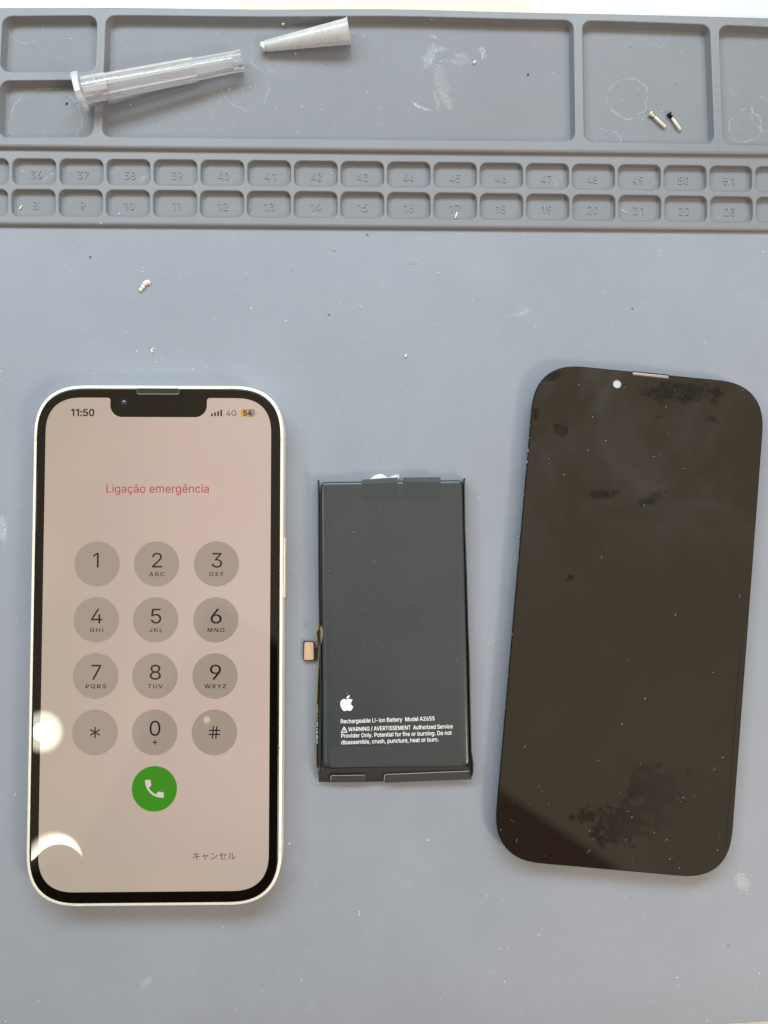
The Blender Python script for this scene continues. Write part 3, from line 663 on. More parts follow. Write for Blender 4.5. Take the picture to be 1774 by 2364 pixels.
ã389|160,-9 -23,2 -22,4 -21,8 -18,10 -16,14 -12,16 -10,18 -6,21 -2,24 2,20 4,18 7,15 10,13 11,10 14,9 14,7 16,6 17,5 53,9 56,7 13,2 10,2 8,4 6,5 3,6 2,9 0,2 -1,15 -3,13 -5,12 -7,10 -9,8 -11,7 -13,5 -15,3 -16,1 -18,-1 -15,-3 -14,-5 -12,-6 -10,-7 -9,-8 -8,-9 -6,-9 -4,-9 -59,17 10,22 13,18 15,15 16,12 19,10 19,7 20,5 20,3 21,1 45,-5 16,-4 16,-6 15,-9 14,-10 12,-14 10,-16 8,-19 5,-23 2,-27 0,-251 -60,0 0,52 -5,0 -20,-27 -10,-9 -13,-8 -14,-7 -16,-5 -18,-3|170,45 22,2 19,4 17,8 14,9 12,12 9,13 7,15 4,14 2,16 0,52 -17,-8 -28,-6 -31,-5 -25,-3 -41,-9 -12,-6 -10,-6 -9,-8 -6,-9 -4,-12 -1,-13 1,-12 3,-11 6,-10 7,-8 10,-7 11,-5 12,-4 14,-2|234,446 -25,4 -23,10 -20,10 -15,5 -6,-1 -4,-3 -3,-5 -5,-18 -43,0 2,19 5,17 7,14 11,11 13,7 17,2 25,-4 21,-10 19,-10 17,-4 6,0 4,2 3,4 7,21 41,0 -2,-20 -5,-17 -8,-14 -10,-11 -14,-7
ç396|207,-8 -33,3 -30,8 -27,13 -24,19 -21,23 -16,27 -12,31 -7,34 -3,37 3,38 7,35 12,31 16,27 21,23 24,19 27,14 30,8 33,2 19,0 17,-3 17,-4 16,-6 15,-7 14,-8 13,-10 12,-11 10,-13 9,-14 7,-15 6,-16 -59,-15 -13,27 -20,22 -28,14 -35,5 -23,-2 -21,-7 -18,-11 -15,-14 -12,-18 -10,-20 -6,-22 -4,-24 -2,-25 2,-24 4,-24 6,-22 10,-20 12,-17 15,-14 18,-11 21,-6 23,-3 36,6 28,14 21,23 12,28 59,-15 -6,-16 -7,-16 -9,-14 -10,-13 -12,-11 -13,-11 -14,-9 -15,-7 -16,-6 -17,-4 -18,-2|169,-143 0,36 41,0 11,1 9,1 6,3 4,4 2,6 1,8 -1,7 -2,6 -4,4 -6,3 -9,1 -11,1 -28,0 10,78 32,0 0,-16 0,-29 20,-3 17,-4 12,-8 9,-10 5,-14 2,-17 -2,-18 -7,-15 -10,-11 -16,-7 -20,-5 -24,-2
ê404|212,-8 -35,3 -32,8 -28,13 -25,19 -20,23 -16,27 -12,31 -7,34 -3,37 2,37 8,34 11,32 16,27 20,23 24,19 27,14 30,9 33,2 21,-1 20,-3 20,-6 19,-8 18,-11 16,-14 15,-17 13,-19 10,-23 8,-26 5,-29 1,-33 0,-25 -296,0 0,52 263,0 -28,-19 -2,24 -4,22 -6,21 -10,17 -11,15 -14,13 -17,9 -19,5 -22,2 -22,-2 -19,-5 -18,-10 -15,-12 -12,-15 -10,-16 -7,-19 -5,-20 -1,-20 0,-33 2,-27 4,-24 8,-21 11,-18 14,-15 16,-12 18,-8 21,-5 22,-2 15,1 14,2 13,4 11,5 11,7 9,8 9,9 6,11 6,12 59,-14 -7,-19 -10,-17 -13,-16 -15,-13 -18,-12 -19,-10 -22,-7 -24,-4|155,435 -60,0 0,3 80,91 58,0 80,-91 0,-3 -61,0 -48,60
キ350|37,96 7,-31 31,7 94,16 13,-71 6,-33 32,6 -9,32 -14,70 86,14 31,5 -5,29 -31,-7 -86,-15 -14,71 81,13 25,3 -6,30 -24,-6 -81,-14 -8,38 -3,24 -31,-6 6,-23 8,-37 -77,-11 -29,-3 5,-31 29,6 77,12 14,-70 -96,-15
ャ350|303,166 -18,13 -13,-5 -121,-23 -11,41 -5,22 -30,-7 8,-21 12,-40 -43,-8 -29,-4 7,-27 71,15 35,-128 5,-26 30,8 -8,24 -35,127 106,21 -16,-23 -22,-26 -23,-23 25,-12 27,30 27,38
ン350|79,257 -19,-22 30,-22 32,-28 25,-23 22,22 -27,24 -33,27|49,22 19,-29 54,14 45,19 39,22 48,37 40,43 29,44 -17,30 -27,-45 -40,-45 -50,-39 -37,-20 -46,-18
セ350|310,201 -20,16 -19,-6 -135,-27 0,54 2,33 -33,0 2,-33 0,-59 -86,-15 5,-30 81,17 0,-106 2,-18 7,-15 13,-10 22,-6 33,-2 41,1 36,2 33,4 2,30 -35,-6 -36,-3 -39,-1 -32,3 -15,10 -3,19 0,104 132,26 -15,-25 -22,-30 -25,-28 24,-15 28,33 24,36 20,33
ル350|183,7 19,-15 12,8 42,25 42,33 35,39 -16,24 -31,-37 -37,-29 -34,-20 0,202 1,26 -32,0 2,-26 0,-210|23,9 26,-17 27,27 22,32 14,37 7,45 3,55 1,48 1,26 -32,0 3,-26 -1,-47 -3,-52 -7,-42 -14,-33 -20,-29"""
FONT = {}
for ln in GLYPHS.split('\n'):
    head, *ls = ln[1:].split('|')
    loops_ = []
    for l_ in ls:
        if not l_:
            continue
        x = y = 0
        pts_ = []
        for st_ in l_.split(' '):
            a_, b_ = st_.split(',')
            x += int(a_)
            y += int(b_)
            pts_.append((x / 1000, y / 1000))
        loops_.append(pts_)
    FONT[ln[0]] = (int(head) / 1000, loops_)
CAPH = .509


def area2(lp):
    return sum(lp[i - 1][0] * lp[i][1] - lp[i][0] * lp[i - 1][1] for i in range(len(lp)))


def text_geo(body_, weight=0.0, spacing=0.0, extrude=0.0):
    """strokes that overlap inside one letter go on layers of their own, so that they never cancel out"""
    layers, x = {}, 0.0
    for ch in body_:
        adv, loops_ = FONT[ch]
        if loops_:
            big = max(loops_, key=lambda l: abs(area2(l)))
            sg, q = area2(big) > 0, 0
            for lp in loops_:
                if lp is big or (area2(lp) > 0) != sg:
                    k_ = 0
                else:
                    q += 1
                    k_ = q
                layers.setdefault(k_, []).append([(x + a_, b_) for a_, b_ in lp])
        x += adv + spacing
    bm = bmesh.new()
    for k_, lps in layers.items():
        cu = bpy.data.curves.new('lettering', 'CURVE')
        cu.dimensions = '2D'
        cu.fill_mode = 'BOTH'
        cu.extrude = extrude
        for lp in lps:
            s_ = cu.splines.new('POLY')
            s_.points.add(len(lp) - 1)
            for p_, (a_, b_) in zip(s_.points, lp):
                p_.co = (a_, b_, 0, 1)
            s_.use_cyclic_u = True
        o = bpy.data.objects.new('lettering', cu)
        sc.collection.objects.link(o)
        bpy.context.view_layer.update()
        dg = bpy.context.evaluated_depsgraph_get()
        part_ = bpy.data.meshes.new_from_object(o.evaluated_get(dg))
        bpy.data.objects.remove(o)
        bpy.data.curves.remove(cu)
        n0 = len(bm.verts)
        bm.from_mesh(part_)
        bm.verts.ensure_lookup_table()
        for v_ in bm.verts[n0:]:
            v_.co.z += k_ * .002
        bpy.data.meshes.remove(part_)
    me = bpy.data.meshes.new('lettering')
    bm.to_mesh(me)
    bm.free()
    if weight > 0:                        # heavier stroke: the outline laid four times, a hair apart
        bm = bmesh.new()
        for q, (dx, dy) in enumerate(((1, 1), (-1, 1), (-1, -1), (1, -1))):
            n0 = len(bm.verts)
            bm.from_mesh(me)
            bm.verts.ensure_lookup_table()
            for v_ in bm.verts[n0:]:
                v_.co += Vector((dx * weight, dy * weight * .7, q * .0005))
        bm.to_mesh(me)
        bm.free()
    return me


def text(name, body_, p0, p1, cap, z, mat_, parent, weight=0.0, spacing=0.0, extrude=0.0, ink_h=None):
    """lettering whose ink runs from p0 to p1 (local mm) along its baseline; extrude in mm"""
    me = text_geo(body_, weight, spacing, extrude)
    xs = [v_.co.x for v_ in me.vertices]
    ys = [v_.co.y for v_ in me.vertices]
    x0, x1 = min(xs), max(xs)
    d = Vector((p1[0] - p0[0], p1[1] - p0[1]))
    L = d.length
    d.normalize()
    sxx = L / (x1 - x0)
    if ink_h:
        syy, yb = ink_h / (max(ys) - min(ys)), min(ys)
    else:
        syy, yb = cap / CAPH, 0.0
    for v_ in me.vertices:
        a, b_ = (v_.co.x - x0) * sxx, (v_.co.y - yb) * syy
        v_.co = Vector(((p0[0] + d.x * a - d.y * b_) * K, (p0[1] + d.y * a + d.x * b_) * K, (z + v_.co.z) * K))
    if not extrude:
        for p_ in me.polygons:
            if p_.normal.z < 0:
                p_.flip()
    me.materials.clear()
    me.materials.append(mat_)
    me.name = name
    return link(name, me, parent)


def svg(path, step=8):
    """tiny reader for M m L l C c Z outlines -> list of point loops (y down)"""
    import re
    tok = re.findall(r'[MmLlCcHhVvZzSs]|-?\d*\.?\d+(?:e-?\d+)?', path)
    i, cur, loops, lp, cmd, last = 0, (0.0, 0.0), [], [], None, None
    def num():
        nonlocal i
        i += 1
        return float(tok[i - 1])
    while i < len(tok):
        if tok[i].isalpha():
            cmd = tok[i]
            i += 1
        rel = cmd.islower()
        ox, oy = cur if rel else (0.0, 0.0)
        cc = cmd.lower()
        if cc == 'z':
            if lp:
                loops.append(lp)
                cur = lp[0]
            lp = []
            continue
        if cc == 'm':
            if lp:
                loops.append(lp)
            cur = (ox + num(), oy + num())
            lp = [cur]
            cmd = 'l' if rel else 'L'
        elif cc == 'l':
            cur = (ox + num(), oy + num())
            lp.append(cur)
        elif cc == 'h':
            cur = (ox + num(), cur[1])
            lp.append(cur)
        elif cc == 'v':
            cur = (cur[0], oy + num())
            lp.append(cur)
        elif cc in 'cs':
            p0 = cur
            if cc == 's':
                a = (2 * cur[0] - last[0], 2 * cur[1] - last[1]) if last else cur
            else:
                a = (ox + num(), oy + num())
            b_ = (ox + num(), oy + num())
            e = (ox + num(), oy + num())
            for k_ in range(1, step + 1):
                q = k_ / step
                r_ = 1 - q
                lp.append(tuple(r_ ** 3 * p0[j] + 3 * r_ * r_ * q * a[j] + 3 * r_ * q * q * b_[j] + q ** 3 * e[j] for j in (0, 1)))
            cur, last = e, b_
            continue
        last = None
    if lp:
        loops.append(lp)
    out = []
    for l in loops:
        r_ = [l[0]]
        for p in l[1:]:
            if math.hypot(p[0] - r_[-1][0], p[1] - r_[-1][1]) > 1e-4:
                r_.append(p)
        if math.hypot(r_[0][0] - r_[-1][0], r_[0][1] - r_[-1][1]) < 1e-3:
            r_.pop()
        out.append(r_)
    return out


def quad3(xs, ys):
    """parabola through three points"""
    (a, b_, c_), (p, q, r_) = xs, ys
    def f(x):
        return (p * (x - b_) * (x - c_) / ((a - b_) * (a - c_)) + q * (x - a) * (x - c_) / ((b_ - a) * (b_ - c_))
                + r_ * (x - a) * (x - b_) / ((c_ - a) * (c_ - b_)))
    return f


def lathe(mb, A, B, prof, n=40, mi=0, caps=True, squash=None):
    """profile [(distance along A->B mm, radius)] turned about the axis"""
    A, B = Vector(A), Vector(B)
    d = (B - A).normalized()
    u = d.cross(Vector((0, 0, 1))).normalized()
    w_ = u.cross(d)
    loops = [[A + d * s_ + (u * cos(2 * PI * i / n) + w_ * sin(2 * PI * i / n)) * r for i in range(n)] for s_, r in prof]
    mb.loft(loops, caps, caps, mi)
    return d, u, w_


# ================================================================== table
tb = MB()
tb.box(-420, 420, -420, 420, -22, -2.0)
obj('table_top', tb, M_TABLE, kind='structure', label='white table top showing along the far edge of the grey mat')

# ================================================================== work mat
mat_root = link('work_mat', None, label='grey silicone repair mat with moulded parts trays and numbered cells', cat='mat', loc=(0, 0, -2.0))
ZB, ZC = 2.8, 1.4                                     # rim heights of the tray and of the cell strip
_mr = Vector((0, 0, -2.0))


def on_mat(mb):
    mb.v = [(x, y, z + 2.0) for x, y, z in mb.v]
    return mb


def curve_y(pxs, pys, z):
    """front or back line of a step, as y(x) in mm"""
    ps = [un(a, b_, z) for a, b_ in zip(pxs, pys)]
    return quad3([p.x for p in ps], [p.y for p in ps])


Y1 = curve_y((80, 840, 1640), (332.5, 340.0, 347.5), ZB)
Y2 = curve_y((80, 840, 1640), (511.5, 517.0, 523.5), ZC)
Y0a = curve_y((0, 700, 1774), (19.3, 22.0, 43.0), ZB)
Y0 = lambda x: Y0a(x) + .35 * sin(x * .055 + .9) * math.exp(-((x + 10) / 60) ** 2)
YB = lambda x: -153.5 + (x - 120) * .045
XL, XR = -140.0, 165.0
NX = 60


def strip(profiles, name, mats, mi=None, x0=XL, x1=XR, n=NX):
    """profiles(x) -> list of (y, z): swept along x"""
    mb = MB()
    prev = None
    for i in range(n + 1):
        x = x0 + (x1 - x0) * i / n
        row = mb.add([(x, y, z) for y, z in profiles(x)])
        if prev:
            for j in range(len(row) - 1):
                mb.face((prev[j], row[j], row[j + 1], prev[j + 1]), mi[j] if mi else 0)
        prev = row
    return obj(name, on_mat(mb), mats, mat_root, smooth=50)


def round_down(y, z, r, n=7):
    return [(y - r * sin(PI / 2 * k_ / n), z - r * (1 - cos(PI / 2 * k_ / n))) for k_ in range(n + 1)]


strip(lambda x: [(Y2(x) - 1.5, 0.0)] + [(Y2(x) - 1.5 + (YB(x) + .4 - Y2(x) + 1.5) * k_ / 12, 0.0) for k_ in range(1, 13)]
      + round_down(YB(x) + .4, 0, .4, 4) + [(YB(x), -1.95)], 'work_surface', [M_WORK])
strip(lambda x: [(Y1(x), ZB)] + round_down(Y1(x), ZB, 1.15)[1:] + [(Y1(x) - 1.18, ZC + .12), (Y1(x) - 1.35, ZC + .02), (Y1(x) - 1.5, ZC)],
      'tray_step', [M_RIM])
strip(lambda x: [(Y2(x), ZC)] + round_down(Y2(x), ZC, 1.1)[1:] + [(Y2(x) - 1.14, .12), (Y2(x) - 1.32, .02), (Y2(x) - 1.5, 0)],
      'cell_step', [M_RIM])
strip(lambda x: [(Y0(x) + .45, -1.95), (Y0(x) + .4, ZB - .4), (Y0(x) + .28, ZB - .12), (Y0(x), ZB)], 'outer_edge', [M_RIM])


def pocket(name, outer, inner, r, z_top, z_floor, draft, k=8, curved=None, m_=28):
    """one moulded recess: flat rim out to its neighbours, rounded lip, drafted wall, floor"""
    outer = [Vector(p).to_2d() for p in outer]
    inner = [Vector(p).to_2d() for p in inner]
    def ring(off, z):
        pts = []
        for i in range(4):
            c_ = inner[i]
            e1 = (inner[i - 1] - c_).normalized()
            e2 = (inner[(i + 1) % 4] - c_).normalized()
            rr = r - off
            ctr = c_ + (e1 + e2) * r
            for j in range(k + 1):
                a = PI / 2 * j / k
                p = ctr - e2 * rr * cos(a) - e1 * rr * sin(a)
                pts.append((p.x, p.y, z))
        return pts
    out = []
    for i in range(4):
        c_ = outer[i]
        ic = inner[i]
        e1 = (inner[i - 1] - ic).normalized()
        e2 = (inner[(i + 1) % 4] - ic).normalized()
        o1 = (outer[i - 1] - c_)
        o2 = (outer[(i + 1) % 4] - c_)
        pa = c_ + o1.normalized() * ((ic + e1 * r - c_).dot(o1.normalized()))
        pb = c_ + o2.normalized() * ((ic + e2 * r - c_).dot(o2.normalized()))
        for j in range(k + 1):
            q = j / k
            p = pa.lerp(c_, q * 2) if q <= .5 else c_.lerp(pb, q * 2 - 1)
            out.append((p.x, p.y, z_top))
    f = .30
    if curved:
        def fill(lp):
            """points along the straight sides, bent with the far and near edge of the tray"""
            res, nc_ = [], k + 1
            for i in range(4):
                res += lp[i * nc_:(i + 1) * nc_]
                a_, b_ = Vector(lp[i * nc_ + k]), Vector(lp[((i + 1) * nc_) % len(lp)])
                for j in range(1, m_):
                    p = a_.lerp(b_, j / m_)
                    if i in (0, 2) and curved[i // 2]:
                        c0, c1_ = (outer[0], outer[1]) if i == 0 else (outer[3], outer[2])
                        ch = c0.y + (c1_.y - c0.y) * (p.x - c0.x) / (c1_.x - c0.x)
                        p.y += curved[i // 2](p.x) - ch
                    res.append(tuple(p))
            return res
        ring0 = ring
        ring = lambda off, z: fill(ring0(off, z))
        out = fill(out)
    loops = [out, ring(-f - .08, z_top), ring(-f, z_top)]
    for a in (30, 60, 90):
        a = math.radians(a)
        loops.append(ring(-f + f * sin(a), z_top - f * (1 - cos(a))))
    loops.append(ring(draft, z_floor + .35))
    loops.append(ring(draft + .10, z_floor + .12))
    nw = len(loops) - 1
    loops.append(ring(draft + .35, z_floor))
    loops.append(ring(draft + .5, z_floor))
    mb = MB()
    ids = [mb.add(l) for l in loops]
    for q, (a, b_) in enumerate(zip(ids, ids[1:])):
        mb.bridge(a, b_, 1 if q >= nw else 0)
    mb.face(ids[-1], 1)
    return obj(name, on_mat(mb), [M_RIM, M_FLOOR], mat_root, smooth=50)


# large tray compartments: inner corners at rim height, photo pixels TL TR BR BL
vt = lambda x, y: un(x, y, ZB)
def tile_b(xl0, xl1, xr0, xr1, top=None, bot=None):
    """outer corners of a compartment tile: x at its upper and lower end"""
    ul, ur = vt(xl0, 30), vt(xr0, 40)
    ll, lr = vt(xl1, 335), vt(xr1, 345)
    TL = (ul.x, Y0(ul.x)); TR = (ur.x, Y0(ur.x)); BR = (lr.x, Y1(lr.x)); BL = (ll.x, Y1(ll.x))
    if top is not None:
        p, q = vt(*top[0]), vt(*top[1]); TL, TR = (p.x, p.y), (q.x, q.y)
    if bot is not None:
        p, q = vt(*bot[0]), vt(*bot[1]); BL, BR = (p.x, p.y), (q.x, q.y)
    return [(*TL, 0), (*TR, 0), (*BR, 0), (*BL, 0)]


midl = ((-24, 175.2), (230.0, 174.2))
ZF = -.15
pocket('compartment', tile_b(-22, -25, 233, 226, bot=midl), [vt(*p) for p in ((6, 37.2), (224, 35.4), (219.5, 164), (0, 164.5))], 2.9, ZB, ZF, .75, curved=(Y0, None))
pocket('compartment', tile_b(-22, -25, 233, 226, top=midl), [vt(*p) for p in ((0, 186), (219, 184.2), (214, 315), (-4, 316))], 2.9, ZB, ZF, .75, curved=(None, Y1))
pocket('compartment', tile_b(233, 226, 1335.5, 1339.5), [vt(*p) for p in ((244.5, 35.2), (1324.5, 46.2), (1328.5, 326), (235, 315))], 2.9, ZB, ZF, .75, curved=(Y0, Y1))
pocket('compartment', tile_b(1335.5, 1339.5, 1651, 1660.5), [vt(*p) for p in ((1345.5, 46.6), (1640, 56.4), (1650.5, 332), (1350, 327))], 2.9, ZB, ZF, .75, curved=(Y0, Y1))
pocket('compartment', tile_b(1651, 1660.5, 1985, 2000), [vt(*p) for p in ((1661, 57), (1970, 70), (1985, 341), (1670.8, 333.5))], 2.9, ZB, ZF, .75, curved=(Y0, Y1))

# numbered cells
ci = (0, 7, 15)
XLf = [quad3(ci, (28.5, 787.5, 1640.0)), quad3(ci, (26.4, 786.9, 1641.8))]
XRf = [quad3(ci, (128.6, 886.6, 1737.5)), quad3(ci, (127.0, 886.6, 1739.0))]
xs3 = (78, 837, 1689)
YTf = [quad3(xs3, (366.0, 372.3, 382.6)), quad3(xs3, (437.0, 442.8, 453.2))]
YBf = [quad3(xs3, (425.5, 430.9, 442.0)), quad3(xs3, (498.6, 504.0, 513.6))]
YM = quad3(xs3, (431.2, 436.8, 447.6))
NXf = [quad3(ci, (83.3, 838.0, 1684.0)), quad3(ci, (81.6, 837.3, 1686.0))]
NYf = [quad3(ci, (402.3, 408.4, 417.6)), quad3(ci, (473.3, 478.6, 488.6))]
vc = lambda x, y: un(x, y, ZC)
for row in (0, 1):
    for i in range(-1, 17):
        xl, xr = XLf[row](i), XRf[row](i)
        tl = (XRf[row](i - 1) + xl) / 2 if i > -1 else xl - 8
        trr = (xr + XLf[row](i + 1)) / 2 if i < 16 else xr + 8
        inner = [vc(xl, YTf[row](xl)), vc(xr, YTf[row](xr)), vc(xr, YBf[row](xr)), vc(xl, YBf[row](xl))]
        # shared x boundary between the two rows keeps the tiles butted
        a = [(XRf[r_](i - 1) + XLf[r_](i)) / 2 if i > -1 else XLf[r_](i) - 8 for r_ in (0, 1)]
        b_ = [(XRf[r_](i) + XLf[r_](i + 1)) / 2 if i < 16 else XRf[r_](i) + 8 for r_ in (0, 1)]
        am, bmid = (a[0] + a[1]) / 2, (b_[0] + b_[1]) / 2
        ml, mr_ = vc(am, YM(am)), vc(bmid, YM(bmid))
        if row == 0:
            p, q = vc(a[0], 350), vc(b_[0], 350)
            outer = [(p.x, Y1(p.x) - 1.5, 0), (q.x, Y1(q.x) - 1.5, 0), mr_, ml]
        else:
            p, q = vc(a[1], 515), vc(b_[1], 515)
            outer = [ml, mr_, (q.x, Y2(q.x), 0), (p.x, Y2(p.x), 0)]
        cell = pocket('cell', outer, inner, 2.15, ZC, -.40, .20, 6)
        numb = str((36 if row == 0 else 8) + i)
        cp = un(NXf[row](i), NYf[row](i), -.2)
        hw = (1.75 if len(numb) == 2 else .80) * (.92 if numb[0] == '1' else 1.0)
        if numb == '11':
            hw = 1.15
        cap = 2.6
        sl = -.0085 - .003 * i / 15
        text('number', numb, (cp.x - hw, cp.y - cap / 2 - hw * sl), (cp.x + hw, cp.y - cap / 2 + hw * sl), cap, -.40 + 2.0 + .12, M_NUM, cell,
             spacing=.02, extrude=.13)

# ================================================================== phone
PH = (-66.0663, -31.1857)
PTH = -.00070941
phone = link('smartphone', None, label='lit white-framed smartphone showing an emergency dial pad, on the left of the mat', cat='phone', loc=(*PH, 0), rz=PTH)


def pl(px, py, z=GLASS):
    p = un(px, py, z)
    dx, dy = p.x - PH[0], p.y - PH[1]
    c_, s_ = cos(-PTH), sin(-PTH)
    return (dx * c_ - dy * s_, dx * s_ + dy * c_)


W, H, LC, PC = 78.1, 160.8, 17.0, 2.63
def pr(ins, z):
    return rrect(W - 2 * ins, H - 2 * ins, LC - ins, z, PC, 18)
fr = MB()
lo_ = [pr(1.0, 0.15), pr(.45, .3), pr(.12, .65), pr(0, 1.1), pr(0, 6.85), pr(.03, 7.20), pr(.10, 7.40), pr(.24, 7.52), pr(.40, 7.56), pr(.96, 7.56), pr(.985, 7.53), pr(.99, 7.0)]
fr.loft(lo_, True, True)
obj('frame', fr, M_FRAME, phone, smooth=40)
gl = MB()
lo_ = [pr(1.03, 7.02), pr(1.03, 7.5), pr(1.08, 7.66), pr(1.20, 7.76), pr(1.38, GLASS), pr(1.6, GLASS)]
gl.loft(lo_, True, True)
obj('glass', gl, M_GLASS, phone, smooth=40)

# screen with its notch: outline traced in local mm
sl, sr_ = (pl(238 * .4217, 1282)[0] + pl(230 * .4217, 1490)[0]) / 2, (pl(1482 * .4217, 1282)[0] + pl(1478 * .4217, 1490)[0]) / 2
st, sb = pl(350, 918.4)[1], pl(350, 2059.0)[1]
SW, SH, SX, SY = sr_ - sl, st - sb, (sl + sr_) / 2, (st + sb) / 2
base = [(x, y) for x, y, z in rrect(SW, SH, 11.5, 0, 2.5, 14, SX, SY)]
nl, nr, nb = pl(255.0, 930)[0], pl(478.0, 930)[0], pl(360, 962.8)[1]
def arc(cx, cy, r, a0, a1, n=10):
    return [(cx + r * cos(math.radians(a0 + (a1 - a0) * i / n)), cy + r * sin(math.radians(a0 + (a1 - a0) * i / n))) for i in range(n + 1)]
rt, rb = .85, 3.7
notch = (arc(nr + rt, st - rt, rt, 90, 180) + arc(nr - rb, nb + rb, rb, 0, -90) + arc(nl + rb, nb + rb, rb, -90, -180) + arc(nl - rt, st - rt, rt, 0, 90))
q1 = base[:15]          # right top corner, ending on the top edge
scr = q1 + notch + base[15:]
ngons('screen', [scr], M_SCREEN, phone, GLASS + .02)

L1, L2, L3 = GLASS + .04, GLASS + .06, GLASS + .08


def c3(x, y): return (x * .42169, 860 + y * .42169)
def c4(x, y): return (x * .42169, 1500 + y * .42169)


KEYS = [('1', '', c3(532, 1048)), ('2', 'ABC', c3(858, 1048)), ('3', 'DEF', c3(1186, 1048)),
        ('4', 'GHI', c3(528, 1354)), ('5', 'JKL', c3(853, 1354)), ('6', 'MNO', c3(1182, 1354)),
        ('7', 'PQRS', c4(524, 144)), ('8', 'TUV', c4(849, 144)), ('9', 'WXYZ', c4(1178, 144)),
        ('*', '', c4(521, 453)), ('0', '+', c4(847, 453)), ('#', '', c4(1175, 453))]
DW = {'1': 1.75, '2': 3.15, '3': 3.30, '4': 3.45, '5': 3.25, '6': 3.45, '7': 3.05, '8': 3.45, '9': 3.45, '0': 3.30}
LW = {'ABC': 4.75, 'DEF': 4.45, 'GHI': 4.1, 'JKL': 4.2, 'MNO': 5.2, 'PQRS': 6.25, 'TUV': 4.6, 'WXYZ': 6.7}
KR = 7.02
for dg_, let, pp in KEYS:
    kx, ky = pl(*pp)
    kd = obj('dial_key', sheet(disc(kx, ky, KR, L1, 72)), M_KEY, phone, smooth=0)
    if dg_ in DW:
        hw = DW[dg_] / 2
        by = ky - 1.12 if dg_ != '0' else ky - 1.02
        ox = -.35 if dg_ == '1' else 0.12
        text('digit', dg_, (kx - hw + ox, by), (kx + hw + ox, by), 4.55, L2, M_KEY_INK, kd, weight=-.006)
        if let == '+':
            m = MB()
            cx, cy = kx + .15, ky - 3.05
            m.box(cx - .72, cx + .72, cy - .15, cy + .15, L2 - .01, L2)
            m.box(cx - .15, cx + .15, cy - .72, cy + .72, L2 - .01, L2 + .004)
            obj('letters', m, M_KEY_INK, kd, smooth=0)
        elif let:
            lw_ = LW[let] / 2
            text('letters', let, (kx - lw_ + .12, ky - 3.78), (kx + lw_ + .12, ky - 3.78), 1.24, L2, M_KEY_INK, kd, weight=.010, spacing=.105)
    elif dg_ == '*':
        m = MB()
        for q in range(3):
            a = PI / 2 + q * PI / 3
            dx, dy = cos(a) * 1.72, sin(a) * 1.72
            nx, ny = -sin(a) * .20, cos(a) * .20
            m.face(m.add([(kx + dx + nx, ky + dy + ny, L2 + q * .003), (kx - dx + nx, ky - dy + ny, L2 + q * .003), (kx - dx - nx, ky - dy - ny, L2 + q * .003), (kx + dx - nx, ky + dy - ny, L2 + q * .003)]))
        obj('symbol', m, M_KEY_INK, kd, smooth=0)
    else:
        m = MB()
        zq = 0
        for x0, y0, x1, y1 in ((-.62, -1.95, -.30, 1.95), (.42, -1.95, .74, 1.95), (-1.72, .62, 1.78, .62), (-1.78, -.62, 1.72, -.62)):
            dx, dy = x1 - x0, y1 - y0
            l = math.hypot(dx, dy)
            nx, ny = -dy / l * .19, dx / l * .19
            zq += .003
            m.face(m.add([(kx + x0 + nx, ky + y0 + ny, L2 + zq), (kx + x0 - nx, ky + y0 - ny, L2 + zq), (kx + x1 - nx, ky + y1 - ny, L2 + zq), (kx + x1 + nx, ky + y1 + ny, L2 + zq)]))
        obj('symbol', m, M_KEY_INK, kd, smooth=0)

# green call button with its handset
cx, cy = pl(*c4(846, 762))
call = obj('call_button', sheet(disc(cx, cy, 6.93, L1, 72)), M_GREEN, phone, smooth=0, label='green round call button')
HS = ("M6.62 10.79c1.44 2.83 3.76 5.14 6.59 6.59l2.2-2.2c.27-.27.67-.36 1.02-.24 1.12.37 2.33.57 3.57.57.55 0 1 .45 1 1V20c0 .55-.45 1-1 1"
      "-9.39 0-17-7.61-17-17 0-.55.45-1 1-1h3.5c.55 0 1 .45 1 1 0 1.25.2 2.45.57 3.57.11.35.03.74-.25 1.02l-2.2 2.2z")
hp = svg(HS)[0]
ha, hb_ = pl(*c4(846, 762)), 5.65 / 18
ang = math.radians(2)
def hxf(p):
    x, y = (p[0] - 12) * hb_, -(p[1] - 12) * hb_
    return (ha[0] + x * cos(ang) - y * sin(ang), ha[1] + x * sin(ang) + y * cos(ang))
ngons('handset_icon', [[hxf(p) for p in hp]], M_HAND, call, L2)

# words and status bar
text('title', 'Ligação emergência', pl(*c3(583, 657.5)), pl(*c3(1144, 657.5)), 2.52, L1, M_TITLE, phone, weight=.003)
text('clock', '11:50', pl(164.4, 960.3), pl(218.2, 960.3), 2.18, L1, M_INK, phone, weight=.024)
text('network_name', '4G', pl(522.6, 960.1), pl(546.4, 960.1), 1.74, L1, M_INK, phone, weight=-.002)
m = MB()
for q, (x0, x1, y0) in enumerate(((1156, 1166, 224), (1173, 1183, 218), (1190, 1200, 211), (1207, 1217, 203))):
    a, b_ = pl(*c3(x0, 239)), pl(*c3(x1, y0))
    m.face(m.add(rrect(b_[0] - a[0], b_[1] - a[1], .16, L1, 2, 4, (a[0] + b_[0]) / 2, (a[1] + b_[1]) / 2)))
obj('signal_bars', m, M_INK, phone, smooth=0)
a, b_ = pl(556.2, 962.2), pl(589.0, 944.2)
bw, bh = b_[0] - a[0], b_[1] - a[1]
bcx, bcy = (a[0] + b_[0]) / 2, (a[1] + b_[1]) / 2
bi = obj('battery_icon', sheet(rrect(bw, bh, .62, L1, 2, 8, bcx, bcy)), M_GREY, phone, smooth=0)
fx = pl(573.6, 950)[0]
m = MB()
